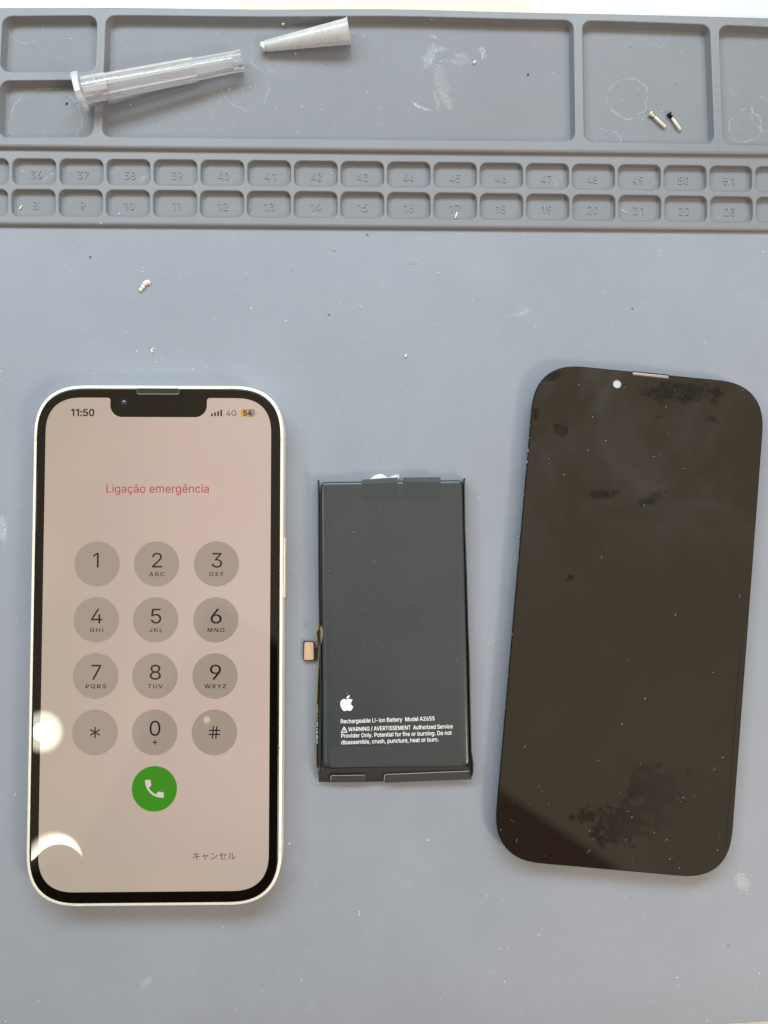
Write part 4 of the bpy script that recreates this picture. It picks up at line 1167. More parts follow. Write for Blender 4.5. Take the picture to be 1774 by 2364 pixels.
m.face(m.add([(min(x, fx), y, z) for x, y, z in rrect(bw, bh, .62, L1 + .01, 2, 8, bcx, bcy)]))
obj('charge_level', m, M_YEL, bi, smooth=0)
nb_ = pl(591.6, 953.2)
obj('terminal', sheet(rrect(.22, .62, .1, L1, 2, 4, *nb_)), M_GREY, bi, smooth=0)
text('percent', '54', pl(561.8, 959.2), pl(582.4, 959.2), 1.60, L2, M_KEY_INK, bi, weight=.022)
text('cancel_word', 'キャンセル', pl(*c4(1057, 1152)), pl(*c4(1290, 1152)), 2.4, L1, M_CANCEL, phone, weight=-.006, ink_h=2.28)

# notch hardware
def nc(x, y): return (230 + x * .16265, 890 + y * .16265)
e0, e1 = pl(*nc(528, 125)), pl(*nc(1136, 40))
ecx, ecy, ew, eh = (e0[0] + e1[0]) / 2, (e0[1] + e1[1]) / 2, e1[0] - e0[0], e1[1] - e0[1]
ear = MB()
ear.loft([rrect(ew, eh, .62, GLASS - .05, 2, 8, ecx, ecy), rrect(ew, eh, .62, GLASS + .05, 2, 8, ecx, ecy), rrect(ew - .16, eh - .16, .56, GLASS + .05, 2, 8, ecx, ecy),
          rrect(ew - .34, eh - .34, .5, GLASS + .012, 2, 8, ecx, ecy)], True, True)
ep = obj('earpiece', ear, M_SLOTRIM, phone, smooth=30)
m = MB()
m.face(m.add(rrect(ew - .55, eh - .55, .4, GLASS + .03, 2, 8, ecx, ecy)))
obj('mesh_grille', m, M_SLOT, ep, smooth=0)
fc = pl(*nc(345, 245))
cm = obj('front_camera', sheet(disc(*fc, 1.55, GLASS + .012, 40)), M_LENS, phone, smooth=0)
m = MB()
m.loft([disc(fc[0], fc[1], .75, GLASS + .02, 28), disc(fc[0], fc[1], .55, GLASS + .10, 28), disc(fc[0], fc[1], .28, GLASS + .16, 28), disc(fc[0], fc[1], .05, GLASS + .18, 28)], True, True)
obj('lens', m, mat('lens_core', (.012, .016, .055), .05, 0, .8), cm, smooth=60)
for px_, r_ in ((735, 1.75), (1015, 1.75), (1320, 2.15)):
    s_ = pl(*nc(px_, 255))
    obj('sensor', sheet(disc(*s_, r_, GLASS + .012, 40)), M_SENSOR, phone, smooth=0)

# side button, antenna lines, lifted corner gap
y0b, y1b = pl(660, 1378.7, 4)[1], pl(660, 1242, 4)[1]
bt = MB()
def bl(x, g): return [(x, y0b + g, 2.5 + g), (x, y1b - g, 2.5 + g), (x, y1b - g, 5.3 - g), (x, y0b + g, 5.3 - g)]
bt.loft([bl(W / 2 - .3, 0), bl(W / 2 + .34, 0), bl(W / 2 + .46, .14)], True, True)
obj('side_button', bt, M_BUTTON, phone, smooth=40)


def band(along, sgn, a, b_):
    """insulating line set into the frame, 0.02 proud"""
    m = MB()
    hw = (W if along == 'y' else H) / 2
    prof = [(hw + .02, 1.1), (hw + .02, 6.85), (hw - .01, 7.22), (hw - .085, 7.42), (hw - .23, 7.54), (hw - .40, 7.58), (hw - .96, 7.58), (hw - .96, 7.2), (hw - .3, 1.1)]
    lo2 = []
    for q in (a, b_):
        lo2.append([((sgn * x, q, z) if along == 'y' else (q, sgn * x, z)) for x, z in prof])
    m.loft(lo2, True, True)
    return obj('antenna_line', m, M_BAND, phone, smooth=30)


for px_, ya, yb, sgn in ((76, 1005.6, 1018.6, -1), (655, 1008.8, 1019.4, 1), (59, 1961.6, 1972.2, -1), (652, 1957, 1968, 1)):
    band('y', sgn, pl(px_, yb)[1], pl(px_, ya)[1])
band('x', -1, pl(174.6, 2093)[0], pl(190.0, 2093)[0])
band('x', 1, pl(530.4, 890)[0], pl(541.2, 890)[0])

# ================================================================== battery
BZ = 4.6
BC = un(912, 1440, BZ)
BTH = math.radians(.85)
batt = link('phone_battery', None, label='black flat phone battery lying between the lit phone and the loose black display', cat='battery', loc=(BC.x, BC.y, 0), rz=BTH)


def bl_(px, py, z=BZ):
    p = un(px, py, z)
    dx, dy = p.x - BC.x, p.y - BC.y
    c_, s_ = cos(-BTH), sin(-BTH)
    return (dx * c_ - dy * s_, dx * s_ + dy * c_)


def c5(x, y): return (680 + x * .26506, 1060 + y * .26506)
def c6(x, y): return (680 + x * .26506, 1430 + y * .26506)


def quadloop(q, r, off, z, n=8):
    q = [Vector(p) for p in q]
    pts = []
    for i in range(4):
        c_ = q[i]
        e1 = (q[i - 1] - c_).normalized()
        e2 = (q[(i + 1) % 4] - c_).normalized()
        ctr = c_ + (e1 + e2) * r
        rr = max(.02, r - off)
        for j in range(n + 1):
            a = PI / 2 * j / n
            p = ctr - e2 * rr * cos(a) - e1 * rr * sin(a)
            pts.append((p.x, p.y, z))
    return pts


PQ = [bl_(*c5(228, 196)), bl_(*c5(1472, 178)), bl_(*c6(1532, 1285)), bl_(*c6(240, 1300))]
po = MB()
po.loft([quadloop(PQ, 1.6, .35, .25), quadloop(PQ, 1.6, 0, .9), quadloop(PQ, 1.6, 0, 3.4), quadloop(PQ, 1.6, .06, 3.8), quadloop(PQ, 1.6, .25, 4.15), quadloop(PQ, 1.6, .6, 4.40),
         quadloop(PQ, 1.8, 1.2, 4.53), quadloop(PQ, 2.6, 2.0, 4.585), quadloop(PQ, 3.6, 3.2, BZ), quadloop(PQ, 4.4, 4.0, BZ)], True, True)
obj('pouch', po, M_POUCH, batt, smooth=60)


def wall(name, pts, th, z0, z1, mat_, parent, zs=None, smooth=40, ths=None):
    """thin upright strip along a path of local points"""
    m = MB()
    P = [Vector(p) for p in pts]
    rows = []
    for i, p in enumerate(P):
        d = (P[min(i + 1, len(P) - 1)] - P[max(i - 1, 0)]).normalized()
        n_ = Vector((-d.y, d.x)) * (ths[i] if ths else th) / 2
        a, b2 = (z0, z1) if zs is None else zs[i]
        rows.append([(*(p + n_), a), (*(p + n_), b2), (*(p - n_), b2), (*(p - n_), a)])
    m.loft(rows, True, True)
    return obj(name, m, mat_, parent, smooth=smooth)


lips = [[c5(206, 180), c5(209, 260), c5(211, 700), c5(214, 1200), c5(218, 1450), c6(226, 240), c6(231, 700), c6(228, 1100), c6(222, 1290), c6(226, 1325)],
        [c5(1488, 163), c5(1480, 200), c5(1486, 600), c5(1500, 1000), c5(1512, 1450), c6(1522, 300), c6(1532, 800), c6(1540, 1150), c6(1556, 1245), c6(1556, 1330), c6(1543, 1372)]]
for lp in lips:
    wall('side_lip', [bl_(*p, 4.7) for p in lp], .34, .3, 4.75, M_LIP, batt)
# stickers folded over the top edge
for (xa, ya), (xb, yb), (xc, yc), (xd, yd) in (((588, 180), (900, 158), (908, 345), (590, 352)), ((946, 160), (1272, 158), (1278, 338), (946, 345))):
    A, B_, C_, D_ = (bl_(*c5(x, y)) for x, y in ((xa, ya + 34), (xb, yb + 44), (xc, yc), (xd, yd)))
    m = MB()
    lp = quadloop([A, B_, C_, D_], .7, 0, 4.63, 5)
    ids = m.loft([[(x, y, 4.60) for x, y, z in lp], lp], True, True)
    A2, B2 = bl_(*c5(xa, ya), 3.9), bl_(*c5(xb, yb), 3.9)
    m2 = m.add([(*A, 4.632), (*B_, 4.632), (B2[0], B2[1], 4.25), (A2[0], A2[1], 4.25)])
    m.face(m2)
    m3 = m.add([(*A, 4.60), (*B_, 4.60), (B2[0], B2[1], 4.15), (A2[0], A2[1], 4.15)])
    m.face(m3[::-1])
    for q in range(4):
        m.face((m2[q], m3[q], m3[(q + 1) % 4], m2[(q + 1) % 4]))
    obj('adhesive_sticker', m, M_TAPE, batt, smooth=30)
# torn white glue behind the top edge
g = MB()
gp = [c5(655, 176), c5(690, 148), c5(722, 132), c5(760, 127), c5(790, 146), c5(815, 160), c5(850, 150), c5(880, 140), c5(912, 132), c5(920, 160), c5(906, 190), c5(780, 200)]
gl_ = [bl_(*p, 2.2) for p in gp]
gc = (sum(p[0] for p in gl_) / 12, sum(p[1] for p in gl_) / 12)
g.loft([[(x, y, .3) for x, y in gl_], [(x, y, 1.9) for x, y in gl_], [(gc[0] + (x - gc[0]) * .86, gc[1] + (y - gc[1]) * .86, 2.3) for x, y in gl_]], True, True)
obj('glue_remnant', g, M_GLUE, batt, smooth=70)
# wide tape over the lower end, flap and pull tabs
TQ = [bl_(*c6(304, 1112)), bl_(*c6(1466, 1098)), bl_(*c6(1474, 1272)), bl_(*c6(306, 1292))]
m = MB()
lp = quadloop(TQ, 1.0, 0, 4.625, 5)
m.loft([[(x, y, 4.60) for x, y, z in lp], lp], True, True)
obj('end_tape', m, M_TAPE, batt, smooth=30)
m = MB()
n_ = 24
top, bot = [], []
for i in range(n_ + 1):
    q = i / n_
    xa = 300 + (1470 - 300) * q
    y_a = 1300 - 30 * q
    A = bl_(*c6(xa, y_a), 4.3)
    xb = 207 + (1540 - 207) * q
    y_b = 1322 - 20 * q
    B_ = bl_(*c6(xb, y_b), 3.6)
    C_ = bl_(*c6(xb + 4, 1418 + 6 * sin(q * 6) - 20 * q), 1.6)
    top.append([(*A, 4.35), (*B_, 3.7), (*C_, 1.5)])
prev = None
for rowp in top:
    r1_ = m.add(rowp)
    r2_ = m.add([(x, y - .02, z - .16) for x, y, z in rowp])
    if prev:
        for j in range(2):
            m.face((prev[0][j], prev[0][j + 1], r1_[j + 1], r1_[j]))
            m.face((prev[1][j], r2_[j], r2_[j + 1], prev[1][j + 1]))
        m.face((prev[0][2], prev[1][2], r2_[2], r1_[2]))
    prev = (r1_, r2_)
obj('end_flap', m, M_TAPE, batt, smooth=60, recalc=True)
for qd in (((315, 1352), (624, 1348), (628, 1424), (316, 1428)), ((782, 1345), (1534, 1312), (1542, 1400), (780, 1432))):
    P4 = [bl_(*c6(*p), 3.2) for p in qd]
    zt, zb = 3.95, 2.1
    def zq(y):
        ys = [p[1] for p in P4]
        return zb + (zt - zb) * (y - min(ys)) / (max(ys) - min(ys))
    m = MB()
    lp = quadloop(P4, .75, 0, 0, 5)
    t0 = [(x, y, zq(y)) for x, y, z in lp]
    t1 = [(x, y, zq(y) + .16) for x, y, z in lp]
    li = quadloop(P4, .75, .17, 0, 5)
    t2 = [(x, y, zq(y) + .17) for x, y, z in li]
    ids = [m.add(t0), m.add(t1), m.add(t2)]
    m.bridge(ids[0], ids[1], 1)
    nl_ = len(lp)
    for i in range(nl_):
        j = (i + 1) % nl_
        edge = 1 if (lp[i][1] + lp[j][1]) / 2 > (P4[0][1] + P4[3][1]) / 2 - (0 if qd[0][0] > 700 and lp[i][0] < P4[0][0] + 1 else -.0) and (lp[i][0] < P4[1][0] - .5) else 0
        m.face((ids[1][i], ids[1][j], ids[2][j], ids[2][i]), edge)
    m.face(ids[2])
    m.face(ids[0][::-1])
    obj('pull_tab', m, [M_TAB, M_TABEDGE], batt, smooth=30)
# printing
AP = svg("M12.152 6.896c-.948 0-2.415-1.078-3.96-1.04-2.04.027-3.91 1.183-4.961 3.014-2.117 3.675-.546 9.103 1.519 12.09 1.013 1.454 2.208 3.09 3.792 3.039 "
         "1.52-.065 2.09-.987 3.935-.987 1.831 0 2.35.987 3.96.948 1.637-.026 2.676-1.48 3.676-2.948 1.156-1.688 1.636-3.325 1.662-3.415-.039-.013-3.182-1.221-3.22-4.857"
         "-.026-3.04 2.48-4.494 2.597-4.559-1.429-2.09-3.623-2.324-4.39-2.376-2-.156-3.675 1.09-4.61 1.09zM15.53 3.83c.843-1.012 1.4-2.427 1.245-3.83-1.207.052-2.662.805"
         "-3.532 1.818-.78.896-1.454 2.338-1.273 3.714 1.338.104 2.715-.688 3.559-1.701")
P0, P1 = Vector(bl_(*c6(401, 800))), Vector(bl_(*c6(513, 797)))
ax = (P1 - P0)
apw = ax.length
ax.normalize()
ay = Vector((-ax.y, ax.x))
s_ = apw / 19.55
def apx(p):
    q = P0 + ax * (p[0] - 2.2) * s_ + ay * (24 - p[1]) * s_
    return (q.x, q.y)
ngons('emblem', [[apx(p) for p in l] for l in AP], M_PRINT, batt, BZ + .03)
for body_, a, b_, cp_ in (('Rechargeable Li-ion Battery  Model A2655', (404, 906), (1223, 880), 1.26), ('WARNING / AVERTISSEMENT  Authorized Service', (470, 975), (1379, 949), 1.26),
                          ('Provider Only. Potential for fire or burning. Do not', (408, 1032), (1371, 1005), 1.26), ('disassemble, crush, puncture, heat or burn.', (408, 1089), (1256, 1063), 1.26)):
    text('printed_text', body_, bl_(*c6(*a)), bl_(*c6(*b_)), cp_, BZ + .03, M_PRINT, batt, weight=.008)
tri = [Vector(bl_(*c6(*p))) for p in ((433, 932), (463, 985), (406, 988))]
tcn = sum(tri, Vector((0, 0))) / 3
def rt_(k_):
    q = [tcn + (p - tcn) * k_ for p in tri]
    o = []
    for i in range(3):
        a, b_, c_ = q[i - 1], q[i], q[(i + 1) % 3]
        for e in range(6):
            f_ = e / 5
            u1, u2 = b_.lerp(a, .16), b_.lerp(c_, .16)
            o.append(tuple((1 - f_) ** 2 * u1 + 2 * f_ * (1 - f_) * b_ + f_ * f_ * u2))
    return o
tri_o = ngons('warning_sign', [rt_(1.06)], M_PRINT, batt, BZ + .03, holes=[rt_(.72)])
m = MB()
m.box(tcn.x - .10, tcn.x + .10, tcn.y - .08, tcn.y + .68, BZ + .02, BZ + .03)
m.box(tcn.x - .10, tcn.x + .10, tcn.y - .42, tcn.y - .22, BZ + .02, BZ + .03)
obj('exclamation_mark', m, M_PRINT, tri_o, smooth=0)


# flat flex cable on the left flank with its connector
def c8(x, y): return (680 + x * .18077, 1420 + y * .18077)
path = [(276, 1960), (270, 1800), (272, 1500), (278, 1200), (290, 900), (303, 650), (314, 480), (322, 410), (338, 330), (350, 250), (352, 190), (338, 160), (310, 158), (285, 180), (270, 225), (282, 280), (300, 340), (300, 430)]
wall('flex_cable', [bl_(*c8(*p), 3.6) for p in path], .48, .5, 3.6, M_FLEX, batt, zs=[(.4, 2.6)] * 3 + [(.5, 3.4)] * 4 + [(.8, 4.3)] * 9 + [(.4, 3.6), (.4, 1.8)], smooth=60, ths=[.40] * 6 + [.45, .5, .6, .7, .85, .95, .95, .85, .7, .6, .5, .45])
ins = [(286, 1950), (282, 1800), (284, 1500), (290, 1200), (302, 900), (314, 700)]
wall('flex_backing', [bl_(*c8(x + 8, y), 2.4) for x, y in ins], .5, .4, 2.2, M_BOARD, batt)
pm = MB()
random.seed(3)
yy = 1150
while yy < 1640:
    a = bl_(*c8(292 - (yy - 1150) * .01, yy), 2.5)
    if random.random() < .72 or yy > 1560:
        hgt = .16 if yy < 1560 else .34
        pm.face(pm.add([(a[0] - .16, a[1] - hgt, 2.52), (a[0] + .2, a[1] - hgt, 2.52), (a[0] + .24, a[1] + hgt, 2.52), (a[0] - .1, a[1] + hgt, 2.52)]))
    yy += 17
obj('cable_print', pm, M_PRINT, batt, smooth=0)
CQ = [bl_(*c8(*p), 1.2) for p in ((112, 330), (258, 338), (262, 582), (112, 588))]
m = MB()
lp = quadloop(CQ, .6, 0, 1.0, 5)
m.loft([[(x, y, .25) for x, y, z in lp], lp], True, True)
nk = [bl_(*c8(*p), .9) for p in ((250, 425), (305, 415), (312, 480), (300, 575), (250, 580))]
m.loft([[(x, y, .3) for x, y in nk], [(x, y, .8) for x, y in nk]], True, True)
cb = obj('connector', m, M_BOARD, batt, smooth=30)
CQ2 = [bl_(*c8(*p), 1.5) for p in ((128, 346), (246, 348), (249, 574), (122, 577))]
m = MB()
m.loft([quadloop(CQ2, .45, 0, 1.0, 5), quadloop(CQ2, .45, 0, 1.36, 5), quadloop(CQ2, .45, .10, 1.46, 5), quadloop(CQ2, .45, .2, 1.46, 5)], True, True)
obj('contact_plate', m, M_GOLD, cb, smooth=40)

# ================================================================== loose display panel
DZ = 5.0
corners = [un(x, y, DZ) for x, y in ((1237.9, 832.7), (1768.9, 890.6), (1697.2, 2031.1), (1141.8, 1987.1))]


def inter(a, b_, c_, d_):
    x1, y1, x2, y2, x3, y3, x4, y4 = *a, *b_, *c_, *d_
    den = (x1 - x2) * (y3 - y4) - (y1 - y2) * (x3 - x4)
    p, q = x1 * y2 - y1 * x2, x3 * y4 - y3 * x4
    return ((p * (x3 - x4) - (x1 - x2) * q) / den, (p * (y3 - y4) - (y1 - y2) * q) / den)


Lf, Rt, Tp, Bt = ((1214.6, 1056), (1159.4, 1785)), ((1758.3, 977.6), (1703, 1844)), ((1356.4, 845.6), (1671.6, 880)), ((1317, 2001.6), (1553.4, 2020))
corners = [un(*inter(*a, *b_), DZ) for a, b_ in ((Tp, Lf), (Tp, Rt), (Bt, Rt), (Bt, Lf))]
DC = sum(corners, Vector((0, 0, 0))) / 4
DT = math.atan2(corners[1].y - corners[0].y + corners[2].y - corners[3].y, corners[1].x - corners[0].x + corners[2].x - corners[3].x)
DWd = ((corners[1] - corners[0]).length + (corners[2] - corners[3]).length) / 2
DHt = ((corners[0] - corners[3]).length + (corners[1] - corners[2]).length) / 2
panel = link('display_panel', None, label='loose black phone display glass with greasy smears lying dark on the right of the mat', cat='phone display', loc=(DC.x, DC.y, 0), rz=DT)


def dl(px, py, z=DZ):
    p = un(px, py, z)
    dx, dy = p.x - DC.x, p.y - DC.y
    c_, s_ = cos(-DT), sin(-DT)
    return (dx * c_ - dy * s_, dx * s_ + dy * c_)


def dr(ins, z): return rrect(DWd - 2 * ins, DHt - 2 * ins, 16.6 - ins, z, 2.6, 18)
hole = dl(1120 + 777 * .394, 820 + 167 * .394)
HR = 1.42
ol = [(x, y) for x, y, z in dr(.8, 0)]
hl = [(x, y) for x, y, z in disc(*hole, HR, 0, 40)]
# top face with a real hole
bm = bmesh.new()
es, vo, vh = [], [], []
for lp, st_ in ((ol, vo), (hl, vh)):
    vs = [bm.verts.new((x * K, y * K, DZ * K)) for x, y in lp]
    st_ += vs
    es += [bm.edges.new((vs[i], vs[(i + 1) % len(vs)])) for i in range(len(vs))]
bmesh.ops.triangle_fill(bm, use_beauty=True, edges=es, normal=(0, 0, 1))
def ringv(pts): return [bm.verts.new((x * K, y * K, z * K)) for x, y, z in pts]
prev = vo
for ins_, z_ in ((.28, DZ), (.12, DZ - .06), (.0, DZ - .26), (.0, DZ - .9), (.25, DZ - 1.1)):
    cur = ringv(dr(ins_, z_))
    for i in range(len(cur)):
        j = (i + 1) % len(cur)
        bm.faces.new((prev[i], prev[j], cur[j], cur[i]))
    prev = cur
bm.faces.new(prev[::-1])
cur = ringv(disc(*hole, HR, DZ - .7, 40))
for i in range(40):
    j = (i + 1) % 40
    bm.faces.new((vh[j], vh[i], cur[i], cur[j]))
bmesh.ops.recalc_face_normals(bm, faces=bm.faces)
me = bpy.data.meshes.new('glass')
bm.to_mesh(me)
bm.free()
me.materials.append(M_PANEL)
me.materials.append(M_PEDGE)
for p_ in me.polygons:
    if abs(p_.normal.z) < .985:
        p_.material_index = 1
me.shade_smooth()
me.set_sharp_from_angle(angle=math.radians(35))
for p_ in me.polygons:
    if p_.normal.z > .985:
        p_.use_smooth = False
link('glass', me, panel)
m = MB()
m.loft([disc(*hole, HR - .01, DZ - .75, 40), disc(*hole, HR - .01, DZ - .42, 40)], True, True)
obj('camera_window', m, M_PALE, panel, smooth=30, label='pale round camera opening')
m = MB()
m.loft([dr(3.2, 0.05), dr(3.2, 2.2), dr(2.2, 3.0), dr(2.2, DZ - 1.12)], True, True)
obj('back_plate', m, M_PEDGE, panel, smooth=30)
# outline of the active area showing faintly on the right and lower sides
wl_ = [dl(1120 + x * .394, 1450 + y * .394) for x, y in ((1500, 100), (1468, 500), (1440, 900), (1420, 1180), (1412, 1290))]
wall('inner_seam', wl_, .16, DZ - .02, DZ + .012, M_PEDGE, panel)
e0, e1 = dl(1120 + 862 * .394, 820 + 96 * .394), dl(1120 + 1083 * .394, 820 + 120 * .394)
ex, ey, ewd = (e0[0] + e1[0]) / 2, min(DHt / 2 - .62, (e0[1] + e1[1]) / 2 - .3), e1[0] - e0[0]
m = MB()
m.loft([rrect(ewd, 1.55, .5, DZ - .4, 2, 8, ex, ey), rrect(ewd, 1.55, .5, DZ + .05, 2, 8, ex, ey), rrect(ewd - .2, 1.35, .42, DZ + .05, 2, 8, ex, ey), rrect(ewd - .4, 1.15, .35, DZ + .012, 2, 8, ex, ey)], True, True)
ep = obj('earpiece', m, mat('earpiece_bronze', (.045, .041, .037), .35, .5), panel, smooth=30)
m = MB()
m.loft([rrect(ewd - .7, .72, .2, DZ + .0, 2, 5, ex, ey), rrect(ewd - .7, .72, .2, DZ + .06, 2, 5, ex, ey), rrect(ewd - .9, .42, .2, DZ + .13, 2, 5, ex, ey)], True, True)
obj('mesh_grille', m, M_SILVER, ep, smooth=40)
# crust of old glue along the left edge
random.seed(11)
m = MB()
for i in range(90):
    q = random.random() ** 1.1
    yl = DHt / 2 - 14 - q * 118
    xl = -DWd / 2 - .02 + random.uniform(-.06, .05)
    big = 1.0 if not (20 < i < 32) else 1.9
    if 20 < i < 32:
        yl = DHt / 2 - 28 - random.uniform(0, 8)
    r_ = random.uniform(.07, .19) * big
    z_ = DZ - random.uniform(.1, .9)
    m.loft([[(xl + r_ * cos(a) * random.uniform(.6, 1.2), yl + r_ * 1.5 * sin(a) * random.uniform(.6, 1.2), z_ + dz_) for a in [k_ * PI / 3 for k_ in range(6)]] for dz_ in (-.12, .12)], True, True)
obj('glue_crust', m, mat('glue_crust', (.17, .17, .16), .6), panel, smooth=0)

# ================================================================== needle cap across the divider
A = un(193, 208.6, 7.2)
B_ = un(559.5, 139.2, 3.45)
ncap = link('needle_cap', None, label='long clear plastic needle cap with a square collar lying across the tray divider', cat='needle cap', loc=A)


def rel(p, o=A): return Vector(p) - o


m = MB()
LT = (B_ - A).length
ri = 2.55
prof = [(0.05, 2.9), (0.05, 3.55), (LT * .13, 3.5), (LT * .30, 3.35), (LT - 1.2, 3.12), (LT - .5, 3.3), (LT - .15, 3.28), (LT, 3.05), (LT, 0.6)]
inn = [(LT - 2.8, .6), (LT - 3.4, 2.1), (LT * .4, ri), (LT * .23, 2.65), (LT * .21, 2.95), (0, 2.9)]
d, u, wv_ = lathe(m, rel(A), rel(B_), prof + inn, 48, caps=False)
obj('tube', m, M_CAP, ncap, smooth=40)
m = MB()
lathe(m, rel(A), rel(B_), [(LT - 3.3, 1.9), (LT - 2.6, 1.5), (LT - 2.3, .8), (LT - 2.2, .1)], 32)
obj('inner_tip', m, M_RIB, ncap, smooth=60)
# fins along the barrel
m = MB()
for an in (25, 70, 115, 160, 205, 250, 295, 340):
    a = math.radians(an)
    n_ = u * cos(a) + wv_ * sin(a)
    tg = d.cross(n_)
    s0, s1 = LT * .115, LT * .70
    for_ = []
    for s_, r_ in ((s0, 3.85), (s1, 3.62)):
        base = rel(A) + d * s_
        for_.append([base + n_ * (r_ - .6) + tg * .22, base + n_ * r_ + tg * .16, base + n_ * r_ - tg * .16, base + n_ * (r_ - .6) - tg * .22])
    m.loft(for_, True, True)
obj('rib', m, M_RIB, ncap, smooth=0)
m = MB()
fl = []
def sq(s_, a_, b2, cut):
    out = []
    for x, y in ((a_, cut), (cut, b2), (-cut, b2), (-a_, cut), (-a_, -cut), (-cut, -b2), (cut, -b2), (a_, -cut)):
        out.append(rel(A) + d * s_ + u * x + wv_ * y)
    return out
m.loft([sq(-.7, 3.0, 3.0, 1.7), sq(-2.05, 3.4, 3.4, 1.9), sq(-2.18, 4.85, 4.4, 2.6), sq(-2.05, 5.0, 4.6, 2.6), sq(-.25, 5.0, 4.6, 2.6),
        sq(-.1, 4.8, 4.4, 2.5), sq(-.08, 3.75, 3.65, 2.0)], True, False)
obj('collar', m, M_RIB, ncap, smooth=25)
m = MB()
for s_ in (LT * .085, LT * .150):
    lathe(m, rel(A), rel(B_), [(s_ - .12, 3.5), (s_ - .12, 3.72), (s_ + .12, 3.72), (s_ + .12, 3.5)], 40, caps=False)
for an, wd in ((60, 1.0), (-10, .9), (140, 1.0)):
    a = math.radians(an)
    n_ = u * cos(a) + wv_ * sin(a)
    tg = d.cross(n_)
    m.loft([[rel(A) + d * s_ + n_ * 3.3 + tg * wd, rel(A) + d * s_ + n_ * 3.85 + tg * wd * .8, rel(A) + d * s_ + n_ * 3.85 - tg * wd * .8, rel(A) + d * s_ + n_ * 3.3 - tg * wd] for s_ in (.2, LT * .15)], True, True)
obj('hub_ridge', m, M_RIB, ncap, smooth=25)

# ================================================================== pipette tip
A2 = un(612.5, 106.0, 1.9)
B2_ = un(806.5, 71.0, 4.2)
tip = link('dispensing_tip', None, label='short tapered milky plastic tip with a blob of dried glue, by the tray wall', cat='plastic tip', loc=A2)
m = MB()
LT2 = (B2_ - A2).length
r0, r1_ = 1.62, 3.78
rr = lambda s_: r0 + (r1_ - r0) * s_ / LT2
prof = [(0, r0 - .35), (.1, r0)]
for fr_ in (.17, .43, .675, .69, .77, .785, .865, .88):
    s_ = fr_ * LT2
    prof += [(s_ - .12, rr(s_)), (s_ - .04, rr(s_) + .10), (s_ + .04, rr(s_) + .10), (s_ + .12, rr(s_))]
prof += [(LT2 - .5, rr(LT2 - .5)), (LT2 - .4, r1_ + .2), (LT2, r1_ + .22), (LT2, r1_ - .45), (2.0, r0 - .42), (0, r0 - .45)]
lathe(m, A2 - A2, B2_ - A2, prof, 44, caps=False)
obj('cone', m, M_TIP, tip, smooth=35)
bm = bmesh.new()
bmesh.ops.create_icosphere(bm, subdivisions=3, radius=1.0)
random.seed(5)
for v_ in bm.verts:
    s_ = 1 + .22 * sin(v_.co.x * 5 + 1) * sin(v_.co.y * 6) + random.uniform(-.09, .09)
    v_.co = Vector((v_.co.x * 1.15 * s_ - .55, v_.co.y * 1.35 * s_ - .1, v_.co.z * 1.3 * s_ + .1)) * K
me = bpy.data.meshes.new('dried_glue')
bm.to_mesh(me)
bm.free()
me.materials.append(M_GLUE)
me.shade_smooth()
link('dried_glue', me, tip)

# ================================================================== two screws
def screw(A, B, black, label):
    o0 = un(*A, .62)
    o1 = un(*B, .5)
    root = link('screw', None, label=label, cat='screw', group='small screws in the tray', loc=o0)
    a, b2 = Vector((0, 0, 0)), o1 - o0
    L_ = b2.length
    m = MB()
    lathe(m, a, b2, [(-.25, .3), (-.25, .82), (.05, .88), (.25, .8), (.45, .5)], 20)
    hd = obj('head', m, M_BLACK if black else M_STEEL, root, smooth=40, **({'label': 'black screw head'} if black else {}))
    m = MB()
    pr_ = [(.4, .42)]
    s_ = .5
    while s_ < 1.55:
        pr_ += [(s_, .42), (s_ + .09, .56), (s_ + .18, .42)]
        s_ += .2
    lathe(m, a, b2, pr_, 18)
    obj('thread', m, M_BLACK if black else M_STEEL, root, smooth=30)
    m = MB()
    c0 = 1.62 if not black else 1.5
    if black:
        lathe(m, a, b2, [(c0, .42), (c0 + .15, .50), (c0 + .25, .42), (c0 + .4, .5), (c0 + .5, .44), (c0 + .8, .44), (c0 + .95, .58), (L_ - .35, .58), (L_ - .1, .48), (L_, .2)], 22)
    else:
        lathe(m, a, b2, [(c0 + .14, .4), (c0 + .16, .60), (L_ - .35, .60), (L_ - .1, .5), (L_, .2)], 22)
    obj('shank', m, M_STEEL, root, smooth=35)
    if not black:
        m = MB()
        lathe(m, a, b2, [(c0 - .07, .4), (c0 - .05, .6), (c0 + .14, .6), (c0 + .16, .4)], 22)
        obj('ring_mark', m, M_BLACK, root, smooth=35)
    return root


screw((1502.6, 262.0), (1536.4, 293.4), False, 'bright steel screw with a thin black ring, nearer the middle of its tray')
screw((1545.8, 262.6), (1571.4, 300.2), True, 'steel screw with a blackened head and thread, beside the all-bright one')


